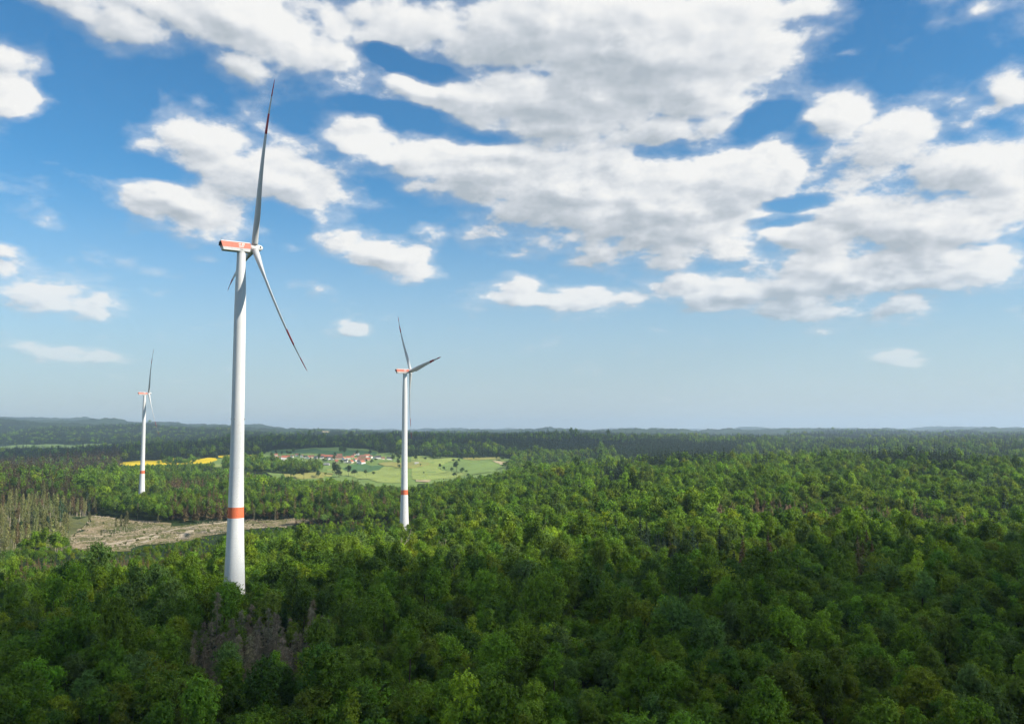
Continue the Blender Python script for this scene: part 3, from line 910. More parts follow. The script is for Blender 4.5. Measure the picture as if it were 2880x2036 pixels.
MAT_MEADOW = field_material("meadow_grass", (.175, .255, .066), .10)
MAT_LIGHT = field_material("mown_grass", (.255, .315, .08), .10, .12, .5)
MAT_CROP = field_material("green_crop", (.075, .160, .058), .07, .10, 1.1)
MAT_YELLOWGR = field_material("yellow_green_grass", (.30, .29, .08), .10)
MAT_BEIGE = field_material("bare_field", (.42, .34, .20), .10)
MAT_RAPE = field_material("rapeseed_bloom", (.72, .53, .012), .07, .10, .2)
MAT_DARKMEADOW = field_material("pale_far_meadow", (.15, .22, .07), .12)

def z6(L): return [(700 + x / 2.9436, 1240 + y / 2.9436) for x, y in L]
def z5(L): return [(x / 2.3917, 1280 + y / 2.3917) for x, y in L]
drape("meadow", [(612, 1290), (740, 1279), (761, 1267), (1060, 1269), (1150, 1286), (1240, 1284), (1300, 1290), (1410, 1286), (1450, 1301), (1432, 1320), (1425, 1332), (1350, 1350),
                 (1250, 1360), (1175, 1362), (1170, 1380), (1060, 1378), (960, 1364), (860, 1362), (780, 1352), (700, 1328), (640, 1320), (560, 1318), (480, 1316), (560, 1306)],
      MAT_MEADOW, 1.0, "light green meadow in the valley round the village")
drape("rapeseed_field", [(330, 1312), (345, 1301), (420, 1296), (520, 1292), (606, 1290), (612, 1294), (590, 1304), (500, 1309), (400, 1313)], MAT_RAPE, 2.0, "bright yellow rapeseed field beside the farthest turbine")
drape("rapeseed_field", z5([(1465, 8), (1555, 0), (1735, 2), (1740, 9), (1600, 14), (1470, 18)]), MAT_RAPE, 2.0, "narrow yellow rapeseed strip behind the tallest turbine's tower")
drape("grass_field", z6([(185, 82), (700, 86), (1055, 92), (1050, 125), (600, 112), (190, 108)]), MAT_CROP, 1.8, "dark green field strip behind the village, below the dark wood", clear=False)
drape("grass_field", z6([(262, 268), (500, 262), (700, 272), (680, 302), (560, 316), (400, 320), (290, 304)]), MAT_YELLOWGR, 1.8, "yellow green meadow in front of the grove left of the village", clear=False)
drape("crop_field", z6([(770, 232), (850, 200), (960, 192), (1120, 211), (985, 265)]), MAT_CROP, 1.9, "dark green crop field with a pointed corner below the village", clear=False)
drape("grass_field", z6([(640, 235), (768, 234), (985, 267), (1122, 213), (1250, 228), (1265, 352), (1060, 345), (860, 300), (700, 268)]), MAT_LIGHT, 1.7, "light green mown meadow below the dark crop field", clear=False)
drape("grass_field", z6([(1070, 190), (1180, 178), (1400, 172), (1500, 200), (1350, 232), (1250, 226), (1124, 210)]), MAT_YELLOWGR, 1.9, "yellow green meadow right of the village houses", clear=False)
drape("grass_field", z6([(1345, 128), (1480, 132), (1750, 152), (1560, 225), (1700, 268), (1860, 275), (1700, 310), (1560, 322), (1400, 330), (1350, 320)]), MAT_LIGHT, 1.7, "large light meadow right of the middle turbine", clear=False)
drape("crop_field", z6([(1760, 160), (2008, 168), (2115, 215), (2000, 262), (1870, 282), (1720, 262), (1600, 225)]), MAT_MEADOW, 1.9, "green crop field at the valley's far right end", clear=False)
drape("bare_field", z6([(2012, 165), (2200, 174), (2165, 205), (2118, 212)]), MAT_BEIGE, 2.0, "beige bare field at the right end of the valley", clear=False)
drape("grass_field", z6([(1765, 140), (2075, 134), (2082, 158), (1775, 156)]), MAT_YELLOWGR, 2.0, "thin yellowish field strip at the wood's edge", clear=False)
drape("bare_field", z6([(1385, 326), (1510, 331), (1480, 347), (1385, 342)]), MAT_BEIGE, 2.0, "small beige field strip beside the middle turbine", clear=False)
drape("grass_field", z5([(1130, 75), (1430, 62), (1560, 75), (1560, 95), (1400, 92), (1180, 88)]), MAT_LIGHT, 1.9, "light green field just below the yellow rapeseed", clear=False)
drape("far_meadow", [(-30, 1258), (80, 1251), (200, 1253), (325, 1250), (332, 1260), (250, 1268), (115, 1274), (-30, 1272)], MAT_DARKMEADOW, 2.5, "pale green far meadow below the left hills", spacing=40)
drape("far_meadow", [(905, 1218), (990, 1213), (1000, 1216), (925, 1222)], MAT_BEIGE, 8, "small pale field on the distant hill", spacing=60)

GROVES = [[tuple(ground_hit(*p)[:2]) for p in z6(L)] for L in (
    [(30, 256), (120, 226), (250, 222), (450, 230), (560, 246), (614, 264), (450, 274), (250, 270), (100, 268)],
    [(1335, 110), (1480, 112), (1620, 125), (1735, 146), (1600, 152), (1480, 134), (1345, 128)],
    [(2110, 238), (2200, 205), (2330, 188), (2330, 246), (2180, 252)],
    [(0, 196), (60, 170), (150, 175), (120, 226), (0, 262)],
    [(-220, 218), (-120, 204), (0, 216), (20, 250), (-60, 262), (-200, 246)])]
# logged clearing
def clearing_material():
    m, nt, b = material("clearing_ground")
    tc = nd(nt, 'ShaderNodeTexCoord')
    n1 = nd(nt, 'ShaderNodeTexNoise'); n1.inputs['Scale'].default_value = .022; n1.inputs['Detail'].default_value = 7; n1.inputs['Roughness'].default_value = .6
    mp = nd(nt, 'ShaderNodeMapping'); mp.inputs['Rotation'].default_value = (0, 0, .5); mp.inputs['Scale'].default_value = (.25, 1.6, 1)
    n2 = nd(nt, 'ShaderNodeTexNoise'); n2.inputs['Scale'].default_value = .25; n2.inputs['Detail'].default_value = 6; n2.inputs['Roughness'].default_value = .75
    nt.links.new(tc.outputs['Object'], n1.inputs['Vector']); nt.links.new(tc.outputs['Object'], mp.inputs[0]); nt.links.new(mp.outputs[0], n2.inputs['Vector'])
    s = mth(nt, 'ADD', mth(nt, 'MULTIPLY', n1.outputs['Fac'], .6), mth(nt, 'MULTIPLY', n2.outputs['Fac'], .45))
    r = nd(nt, 'ShaderNodeValToRGB'); nt.links.new(s, r.inputs[0]); e = r.color_ramp.elements
    e[0].position, e[0].color = .47, (.085, .10, .03, 1)
    e[1].position, e[1].color = .71, (.46, .37, .26, 1)
    k = e.new(.55); k.color = (.18, .165, .07, 1)
    k = e.new(.615); k.color = (.29, .225, .14, 1)
    nt.links.new(r.outputs[0], b.inputs['Base Color']); b.inputs['Roughness'].default_value = .95; b.inputs['Specular IOR Level'].default_value = .1
    bp = nd(nt, 'ShaderNodeBump'); bp.inputs['Strength'].default_value = .6; bp.inputs['Distance'].default_value = 1.0
    nt.links.new(n2.outputs['Fac'], bp.inputs['Height']); nt.links.new(bp.outputs[0], b.inputs['Normal'])
    return m
MAT_CLEAR = clearing_material()
MAT_TRACK = plain("track_sand", (.42, .36, .26), .95, .22, .3, .1)
_, CLEARING = drape("clearing", z5([(650, 388), (760, 420), (980, 442), (1150, 482), (1300, 466), (1530, 442), (1700, 432), (2000, 425), (2300, 408), (2310, 436), (2000, 462), (1820, 488), (1660, 502), (1530, 525),
     (1350, 548), (1200, 585), (960, 605), (880, 645), (640, 650), (540, 640), (470, 600), (480, 540), (560, 480), (610, 430)]), MAT_CLEAR, .35, "logged clearing of pale brown soil, grass and brushwood behind the tallest turbine", spacing=14, rough=.4)
THINNED = [tuple(ground_hit(*p)[:2]) for p in z5([(0, 330), (380, 330), (480, 400), (640, 400), (610, 430), (560, 480), (480, 540), (470, 600), (540, 640), (420, 660), (250, 640), (90, 700), (-40, 730), (-60, 500)])]
drape("grassy_ground", None, field_material("rough_grass", (.115, .125, .045), .2, 0, 0, .2), .3, "rough grassy ground under the thin trees left of the clearing", spacing=20, world_poly=THINNED, clear=False)

def ribbon(name, pix, width, mat, lift, label):
    P = [ground_hit(*p)[:2] for p in pix]
    Q = []
    for i in range(len(P) - 1):
        k = max(1, int(np.linalg.norm(P[i+1] - P[i]) / 8))
        Q += [P[i] + (P[i+1] - P[i]) * j / k for j in range(k)]
    Q.append(P[-1]); Q = np.array(Q)
    T = unit(np.gradient(Q, axis=0)); Nn = np.stack([-T[:, 1], T[:, 0]], 1)
    w = (width / 2 * (1 + .18 * rng.normal(size=len(Q))))[:, None]
    A, B = Q + Nn * w, Q - Nn * w
    V = np.concatenate([np.c_[A, ground_z(A[:, 0], A[:, 1]) + lift], np.c_[B, ground_z(B[:, 0], B[:, 1]) + lift]])
    n = len(Q)
    F = [(i, i + n, i + n + 1, i + 1) for i in range(n - 1)]
    me = mesh_np(name, V, np.array(F), (mat,))
    return tag(obj(name, me), label, kind='structure')
ribbon("track", z5([(555, 632), (700, 606), (860, 575), (1000, 545), (1150, 508), (1300, 480), (1440, 462), (1560, 446)]), 3.6, MAT_TRACK, .60, "pale dirt track running along the logged clearing")
ribbon("track", z5([(700, 622), (830, 606), (930, 566), (1010, 552)]), 5.0, MAT_TRACK, .55, "wide pale churned soil beside the track")
ribbon("track", z5([(955, 592), (1010, 572), (1060, 545)]), 5.5, MAT_TRACK, .55, "short pale skid trail branching off the track")
ribbon("track", z5([(1205, 560), (1240, 530), (1290, 505)]), 6.0, MAT_TRACK, .55, "churned brown patch in the middle of the clearing")
ribbon("track", z5([(1690, 432), (1750, 452), (1830, 488)]), 3.0, plain("dark_rut", (.10, .075, .05), .95, .2, .4, .1), .58, "dark rutted trail in the clearing right of the tallest tower")

# brushwood, stumps and logs left in the clearing
def scatter_in(poly, n):
    a = np.array(poly); out = []
    while len(out) < n:
        q = rng.uniform(a.min(0), a.max(0), (n * 3, 2)); k = in_poly(q[:, 0], q[:, 1], poly); out += list(q[k])
    return np.array(out[:n])
def build_clearing_stuff():
    q = scatter_in(CLEARING, 3200); z = ground_z(q[:, 0], q[:, 1]) + .35
    n = len(q)
    a = rng.uniform(0, 3.14, n); l = rng.uniform(.8, 4.0, n); w = rng.uniform(.06, .25, n)
    d = np.stack([np.cos(a) * l / 2, np.sin(a) * l / 2, rng.normal(size=n) * .15], 1); s = np.stack([-np.sin(a) * w, np.cos(a) * w, 0*a], 1)
    c = np.c_[q, z + .25]
    V = np.stack([c - d - s, c - d + s, c + d + s, c + d - s, c - d + [0, 0, .25], c + d + [0, 0, .25]], 1).reshape(-1, 3)
    k = np.arange(n)[:, None] * 6
    F = np.concatenate([k + [[0, 3, 5]], k + [[0, 5, 4]], k + [[1, 4, 5]], k + [[1, 5, 2]]], 0)
    o = obj("brushwood", mesh_np("brushwood", V, F, (plain("brushwood", (.38, .31, .22), .95, .35, .2, .1),)))
    tag(o, "pale brushwood strewn over the logged clearing", "brushwood", kind='stuff')
    q = scatter_in(CLEARING, 420); mb = MB()
    for x, y in q:
        z0 = float(ground_z(x, y)) + .2; r = rng.uniform(.25, .45); mb.tube([(x, y, z0), (x, y, z0 + rng.uniform(.5, 1.6))], [r, r * .8], 6)
    tag(mb.build("stumps", MAT_PALEBARK), "pale tree stumps scattered over the clearing", "stumps", kind='stuff')
    for i, (p, lab) in enumerate(zip(z5([(1372, 520), (1432, 512), (1240, 566), (700, 598), (800, 600), (880, 585), (1300, 500)]),
            ("near the tower, left of two", "nearest to the tower", "at the forest edge in mid clearing", "at the clearing's left end", "on churned soil by the track", "at the fork of the track", "beside the track in mid clearing"))):
        c = ground_hit(*p); r = .33; mb = MB(); ang = rng.uniform(-.4, .4)
        e = empty("log_pile", (c[0], c[1], c[2] + .3), ang)
        tag(e, "pale log pile " + lab, "log pile", "log piles in the clearing")
        k = 0
        for row in range(3):
            for col in range(4 - row):
                lm = MB(); y = (col + row * .5 - 1.5) * .68; z = .33 + row * .56; L = rng.uniform(2.6, 3.4)
                lm.tube([(-L, y, z), (L, y, z)], [r, r * .9], 8); lm.build("log", MAT_PALEBARK, e)
build_clearing_stuff()
# ------------------------------------------------------------------ where each tree stands
def snoise(x, y, wl, seed):
    g = np.random.default_rng(seed); h = 0
    for i in range(7):
        a, p = g.uniform(0, 6.28, 2); w = wl * g.uniform(.6, 1.6)
        h = h + np.sin((x * math.cos(a) + y * math.sin(a)) * 6.283 / w + p + np.sin((x * math.sin(a) - y * math.cos(a)) * 4 / w + 2*p))
    return h / 3.7

def jgrid(y0, y1, sp, half=38.0, xpad=0):
    t = math.tan(math.radians(half)); X = y1 * t + xpad
    xs = np.arange(-X, X, sp); ys = np.arange(y0, y1, sp * .9)
    GX, GY = np.meshgrid(xs, ys)
    GX = GX + (np.arange(len(ys)) % 2)[:, None] * sp * .5
    GX = GX + rng.uniform(-.38, .38, GX.shape) * sp; GY = GY + rng.uniform(-.38, .38, GY.shape) * sp
    x, y = GX.ravel(), GY.ravel()
    k = (np.abs(x) < y * t + 25) & (y > y0)
    return x[k], y[k]

# line of sight over the canopy, to drop trees that hills hide completely
_AZ = np.radians(np.arange(-40, 40.01, .2)); _RR = np.geomspace(120, 20000, 420)
_gA, _gR = np.meshgrid(_AZ, _RR, indexing='ij')
_gz = ground_z(_gR * np.sin(_gA), _gR * np.cos(_gA))
_slope = np.maximum.accumulate((_gz + 9 - CAMZ) / _gR, axis=1)
def seen(x, y, ztop):
    r = np.hypot(x, y); az = np.arctan2(x, y)
    i = np.clip(((az - _AZ[0]) / (_AZ[1] - _AZ[0])).round().astype(int), 0, len(_AZ) - 1)
    j = np.clip(np.searchsorted(_RR, r) - 2, 0, len(_RR) - 1)
    return (ztop + 7 - CAMZ) / r > _slope[i, j]

pts = []
for (y0, y1, sp, sc) in ((112, 420, 6.3, .98), (420, 760, 6.5, .98), (760, 1400, 7.2, 1.0), (1400, 2300, 8.2, 1.05), (2300, 4600, 12.0, 1.35), (4600, 7600, 22.0, 1.9)):
    x, y = jgrid(y0, y1, sp)
    pts.append(np.stack([x, y, np.full(len(x), sc)], 1))
T = np.vstack(pts)
# keep out of fields, clearings, turbine bases
keep = np.ones(len(T), bool)
for poly in OPEN: keep &= ~in_poly(T[:, 0], T[:, 1], poly)
for poly in GROVES: keep |= in_poly(T[:, 0], T[:, 1], poly)
for p, r in zip(TURB, (9, 10, 10)): keep &= np.hypot(T[:, 0] - p[0], T[:, 1] - p[1]) > r
keep &= np.hypot(T[:, 0], T[:, 1]) > 90
keep &= (rng.uniform(size=len(T)) > .07) | (T[:, 1] > 1400)          # gaps in the canopy
thin_zone = in_poly(T[:, 0], T[:, 1], THINNED)
keep &= ~(thin_zone & (rng.uniform(size=len(T)) < .74))
T = T[keep]; thin_zone = thin_zone[keep]
gz = ground_z(T[:, 0], T[:, 1])
vis = seen(T[:, 0], T[:, 1], gz + 19 * T[:, 2])
T, gz, thin_zone = T[vis], gz[vis], thin_zone[vis]
x, y, sc = T[:, 0], T[:, 1], T[:, 2]
n = len(T)
PIX = project(np.c_[x, y, gz + 12])
u = rng.uniform(size=n)
# species: 0 broadleaf, 1 spruce, 2 thin pale-stemmed tree, 3 dead spruce
sp = np.zeros(n, int); tone = np.zeros(n, int)
def zone(poly, prob, s, t, ymin=0, ymax=1e9):
    k = in_poly(PIX[:, 0], PIX[:, 1], poly) & (rng.uniform(size=n) < prob) & (y > ymin) & (y < ymax)
    sp[k] = s; tone[k] = t
# scattered conifers everywhere, clumped
k = (snoise(x, y, 190, 3) > .72) & (u < .75) & (y > 430); sp[k] = 1; tone[k] = 2
k = (snoise(x, y, 420, 5) > .35) & (y > 1900) & (u < .75); sp[k] = 1; tone[k] = 2
k = (y > np.where(x > 300, 2000, 2600)) & (u > np.where((x < -300) | (y > 5200), .12, np.where(x > 450, .22, .30))); sp[k] = 1; tone[k] = 2  # extra dark spruce on far hills, cloud shade put into the tree colour
zone(z5([(0, 70), (560, 50), (900, 60), (930, 95), (720, 110), (560, 150), (480, 200), (650, 290), (655, 400), (480, 420), (370, 400), (240, 400), (0, 400)]), .82, 1, 0, 880, 2000)
zone([(-200, 1250), (345, 1262), (345, 1335), (-200, 1335)], .9, 1, 0, 1850, 3100)
zone(z5([(1100, 178), (1560, 165), (1900, 158), (1900, 205), (1540, 215), (1280, 255), (1100, 255)]), .9, 1, 1, 900, 1900)
zone(z5([(1900, 160), (2296, 172), (2296, 200), (1900, 205)]), .35, 1, 1, 900, 1900)
zone(z5([(1120, 290), (1540, 270), (1540, 450), (1180, 470)]), .55, 1, 1, 700, 1400)
zone(z5([(1650, 290), (2296, 250), (2700, 250), (2700, 430), (1650, 440)]), .34, 1, 1, 700, 1500)
zone(z5([(540, 640), (1500, 560), (1500, 800), (1200, 880), (0, 880), (0, 700)]), .45, 1, 1, 440, 900)
zone(z5([(180, 640), (540, 640), (560, 760), (200, 770)]), .55, 1, 3, 440, 900)
zone(z5([(620, 600), (900, 590), (900, 690), (620, 700)]), .5, 1, 3, 440, 900)
zone([(1120, 1400), (1250, 1400), (1300, 1480), (1120, 1480)], .3, 1, 3, 700, 1200)
zone([(1940, 1428), (2150, 1412), (2600, 1440), (2760, 1470), (2740, 1500), (2350, 1480), (2000, 1470)], .8, 1, 3, 480, 900)
zone([(1810, 1275), (1850, 1255), (2010, 1255), (2015, 1292), (1830, 1296)], .9, 1, 2, 1100, 2200)
zone([(2430, 1295), (2500, 1262), (2620, 1255), (2730, 1290), (2700, 1315), (2480, 1310)], .85, 1, 2, 1000, 2200)
zone([(1690, 1330), (1755, 1325), (1760, 1365), (1690, 1370)], .9, 1, 2, 700, 1500)
zone([(1830, 1300), (1960, 1298), (1970, 1316), (1840, 1318)], .6, 1, 3, 800, 2000)
k = (y > 2300) & in_poly(PIX[:, 0], PIX[:, 1], [(1350, 1236), (2100, 1250), (2050, 1300), (1500, 1310)]) & (u < .5); sp[k] = 1; tone[k] = 2
for (bx, by, br, bh) in KNOLLS[:2]:
    k = (np.hypot(x - bx, y - by) < br * 1.05) & (u < .88); sp[k] = 1; tone[k] = 2
# a few brown and grey ones in the shaded front
zone([(2080, 1560), (2190, 1560), (2190, 1640), (2080, 1640)], .5, 1, 1, 200, 600)
zone([(2370, 1540), (2480, 1540), (2490, 1640), (2400, 1650)], .4, 1, 1, 200, 600)
sp[thin_zone] = np.where(rng.uniform(size=thin_zone.sum()) < .86, 2, 1); tone[thin_zone] = rng.choice([1, 2, 4, 4, 4, 4], thin_zone.sum())
# the stand of grey dead spruces in front
DEADP = [(530, 1800), (600, 1770), (760, 1740), (880, 1755), (930, 1800), (900, 1890), (850, 1905), (640, 1890), (545, 1900)]
dz = in_poly(PIX[:, 0], PIX[:, 1], DEADP) & (y < 420)
sp[dz] = 3
sp[dz & (rng.uniform(size=n) < .08)] = 0; tone[dz] = 2

BT = np.array([[.078, .122, .015], [.060, .100, .014], [.036, .068, .014], [.105, .132, .015], [.062, .096, .034], [.070, .096, .017]])
w = np.stack([.8 + 0*x, .7 + 1.2 * snoise(x, y, 110, 21), .35 + 1.2 * snoise(x, y, 150, 22), .10 + .6 * snoise(x, y, 90, 23), .15 + .4 * snoise(x, y, 60, 24), .2 + .7 * snoise(x, y, 260, 25)], 1).clip(.03, None)
w = np.cumsum(w / w.sum(1, keepdims=True), 1)
cls = (rng.uniform(size=n)[:, None] > w).sum(1).clip(0, 5)
ST = np.array([[.055, .045, .021], [.088, .063, .030], [.020, .037, .018], [.150, .108, .062], [.115, .125, .042]])
tint = np.where((sp == 0)[:, None], BT[cls] * np.array([1.90, 2.05, 1.25]), ST[tone] * 1.45)
tint[sp == 3] = (.27, .225, .14)
tint = tint * np.exp(rng.normal(size=(n, 1)) * .20) * np.exp(rng.normal(size=(n, 3)) * .04)
size = sc * np.exp(rng.normal(size=n) * .20 - .02).clip(.6, 1.4) * (1 + .16 * snoise(x, y, 110, 31) + .10 * snoise(x, y, 320, 32)).clip(.65, 1.35)
size = np.where((sp == 1) & (tone == 3), size * .78, size)
size = np.where(sp == 3, rng.uniform(.85, 1.3, n), size)
in_front = PIX[:, 1] > np.interp(PIX[:, 0], [560, 700, 960, 1100], [1480, 1470, 1440, 1440])
# lower growth on the near side of the clearing and round the turbines
k = (y > 440) & (y < 960) & (PIX[:, 0] < 620) & (sp != 2) & (PIX[:, 1] > np.interp(PIX[:, 0], [0, 250, 420, 620], [1530, 1520, 1490, 1470])); size[k] *= np.interp(y[k], [440, 560, 700], [.8, .60, .44])
k = (y > 580) & (y < 985) & (PIX[:, 0] > 560) & (PIX[:, 0] < 1100) & in_front; size[k] *= np.interp(y[k], [580, 720, 985], [1, .50, .42])
for p, r in zip(TURB, (24, 55, 60)):
    k = (np.hypot(x - p[0], y - p[1]) < r) & ((y < p[1]) | (p[1] > 500)); size[k] *= .85 if p[1] < 500 else .66
k = in_poly(PIX[:, 0], PIX[:, 1], [(500, 1880), (930, 1880), (960, 1990), (520, 1990)]) & (sp == 0); size[k] *= .72
# nothing in front may hide the clearing, the valley fields or the yellow field: growth is lower there, as in the place itself
def clear_view(ya, yb, pxs, pys, lowest):
    global gone
    k = (y > ya) & (y < yb) & (PIX[:, 0] > pxs[0]) & (PIX[:, 0] < pxs[-1]) & ~in_grove
    py = np.interp(PIX[:, 0], pxs, pys)
    q = np.stack([(PIX[:, 0] - PW / 2) / FOC, -(py - PH / 2) / FOC, -np.ones(n)], 1) @ RM.T
    allow = (CAMZ + q[:, 2] / q[:, 1] * y - gz) / 18.5
    gone |= k & (allow < lowest)
    k &= allow >= lowest
    size[k] = np.minimum(size[k], allow[k] * rng.uniform(.72, 1.0, k.sum()))
gone = np.zeros(n, bool)
in_grove = np.zeros(n, bool)
for poly in GROVES: in_grove |= in_poly(x, y, poly)
clear_view(440, 1010, [190, 268, 368, 400, 500, 565, 640, 690, 760, 836, 965], [1533, 1552, 1550, 1534, 1526, 1510, 1501, 1491, 1485, 1476, 1466], .10)
clear_view(1000, 2400, [600, 640, 700, 790, 860, 960, 1060, 1170, 1250, 1350, 1430], [1312, 1318, 1326, 1347, 1354, 1354, 1370, 1370, 1354, 1344, 1328], .3)
clear_view(1000, 2450, [330, 400, 500, 590, 615], [1311, 1311, 1308, 1304, 1302], .3)
clear_view(120, 380, [610, 650, 700, 735], [1652, 1641, 1641, 1652], .2)
clear_view(520, 843, [1090, 1120, 1160, 1180], [1476, 1470, 1470, 1476], .2)
clear_view(1010, 1302, [378, 390, 420, 432], [1388, 1385, 1385, 1388], .2)
gone |= (sp == 3) & (rng.uniform(size=n) < .12)
print("dropped", gone.sum())
hz = size * np.where(y > 4600, .62, 1.0) * np.exp(rng.normal(size=n) * .13).clip(.75, 1.38)
rot = rng.uniform(0, 6.283, n)
lod = np.where(y < 520, 0, np.where(y < 1350, 1, 2))
taken = gone.copy()
inview = ~gone & (PIX[:, 0] > -15) & (PIX[:, 0] < 2895) & (PIX[:, 1] < 2075) & (y > 120)
print("trees", n, "in view", inview.sum(), [int((sp == s).sum()) for s in range(4)])

def tree_object(name, i, crown, trunk, label, cat, group, crown_name="crown"):
    r = empty(name, (float(x[i]), float(y[i]), float(gz[i])), float(rot[i]))
    r.scale = (float(size[i]), float(size[i]), float(hz[i]))
    tag(r, label, cat, group)
    c = bpy.data.objects.new(crown_name, crown); COL.objects.link(c); c.parent = r
    c["tint"] = [float(v) for v in tint[i]]
    t = bpy.data.objects.new("trunk", trunk); COL.objects.link(t); t.parent = r
    return r

ORD = ["leftmost", "second from left", "third from left", "fourth from left", "fifth from left", "sixth from left", "seventh from left", "eighth from left", "ninth from left", "tenth from left"] + [f"{k}{'st' if k == 21 else 'nd' if k == 22 else 'rd' if k == 23 else 'th'} from left" for k in range(11, 31)]
def spread_labels(items, column, row):
    """items: list of (key, description, px, py) -> {key: (label, group)}; look first, then neighbours, then order."""
    cells = {}
    for it in items:
        cells.setdefault((it[1], row(it[2], it[3]), column(it[2], it[3])), []).append(it)
    out = {}
    for (desc, rw, cl), L in cells.items():
        L.sort(key=lambda t: t[2])
        base = " ".join(f"{desc} {rw} {cl}".split())
        for j, it in enumerate(L):
            tail = "" if len(L) == 1 else (", rightmost" if j == len(L) - 1 else (", " + ORD[j] if j < len(ORD) else ""))
            out[it[0]] = (base + tail, base)
    return out
def bigness(i, lo, hi): return "small " if size[i] < lo else ("big " if size[i] > hi else "")
SHADE = {0: "fresh green", 1: "mid green", 2: "dark green", 3: "yellow green", 4: "silvery green", 5: "olive green"}
def front_col(px, py):
    for lim, t in ((200, "at the left edge"), (520, "left of the dead spruces"), (720, "below the dead spruces"), (930, "under the dead spruces"), (1250, "right of the dead spruces"), (1600, "at centre"),
                   (1950, "right of centre"), (2250, "far right of centre"), (2600, "near the right edge")):
        if px < lim: return t
    return "at the right edge"
def front_row(px, py):
    return "at the bottom edge" if py > 1975 else ("above the bottom edge" if py > 1890 else ("in the shaded forest" if py > 1820 else "higher in the shade"))
near = np.where(inview & (sp == 0))[0]; near = near[np.argsort(np.hypot(x[near], y[near]))][:300]
LAB = spread_labels([(i, f"{bigness(i, .82, 1.15)}{SHADE[int(cls[i])]} tree", PIX[i, 0], PIX[i, 1]) for i in near], front_col, front_row)
for i in near:
    m = int(rng.integers(0, 8))
    tree_object("broadleaf_tree", i, NEAR_CROWN[m], NEAR_TRUNK[m], LAB[i][0], "tree", LAB[i][1])
taken[near] = True
# dead spruces of the front stand
ids = np.where((sp == 3) & inview)[0]
LAB = spread_labels([(i, f"{bigness(i, .98, 1.18)}grey dead spruce", PIX[i, 0], PIX[i, 1]) for i in ids],
    lambda a, b: "at the stand's left side" if a < 620 else ("left of the stand's middle" if a < 700 else ("right of the stand's middle" if a < 790 else "at the stand's right side")),
    lambda a, b: "in the front row" if b > 1855 else ("in the middle row" if b > 1805 else "in the back row"))
for i in ids:
    m = int(rng.integers(0, 4)); taken[i] = True
    tree_object("dead_spruce", i, *DEAD_PARTS[m], LAB[i][0], "dead tree", LAB[i][1], "twigs")
# thin pale-stemmed trees round the clearing
ids = np.where((sp == 2) & inview)[0]; ids = ids[np.argsort(y[ids])][:300]
TONE = {0: "brownish", 1: "reddish brown", 2: "dark green", 3: "pale brown", 4: "olive"}
LAB = spread_labels([(i, f"{bigness(i, .9, 1.15)}{TONE[int(tone[i])]} thin tree", PIX[i, 0], PIX[i, 1]) for i in ids],
    lambda a, b: "at the left edge" if a < 70 else ("left of the clearing" if a < 150 else "beside the clearing"),
    lambda a, b: "low" if b > 1520 else ("halfway up" if b > 1470 else ("high" if b > 1430 else "at the back")))
for i in ids:
    m = int(rng.integers(0, 3)); taken[i] = True
    tree_object("thin_tree", i, *THIN_PARTS[m], LAB[i][0], "tree", LAB[i][1])
# nearest 300 spruces in view
ids = np.where((sp == 1) & inview)[0]; ids = ids[np.argsort(np.hypot(x[ids], y[ids]))][:300]
def spruce_col(a, b):
    for lim, t in ((160, "at the left edge"), (330, "below the clearing's left end"), (480, "below the clearing"), (640, "left of the tallest tower"), (800, "right of the tallest tower"), (1140, "left of the middle turbine"),
                   (1400, "right of the middle turbine"), (1800, "in mid slope"), (2200, "right of mid slope"), (2550, "on the right slope")):
        if a < lim: return t
    return "at the right edge"
def spruce_row(a, b): return "in the shade" if b > 1640 else ("in lower sunlight" if b > 1590 else ("halfway up" if b > 1550 else "higher up"))
LAB = spread_labels([(i, f"{bigness(i, .6, .95)}{TONE[int(tone[i])]} spruce", PIX[i, 0], PIX[i, 1]) for i in ids], spruce_col, spruce_row)
for i in ids:
    m = int(rng.integers(0, 4)); taken[i] = True
    tree_object("spruce_tree", i, *SPRUCE_CROWN[m], LAB[i][0], "spruce", LAB[i][1])

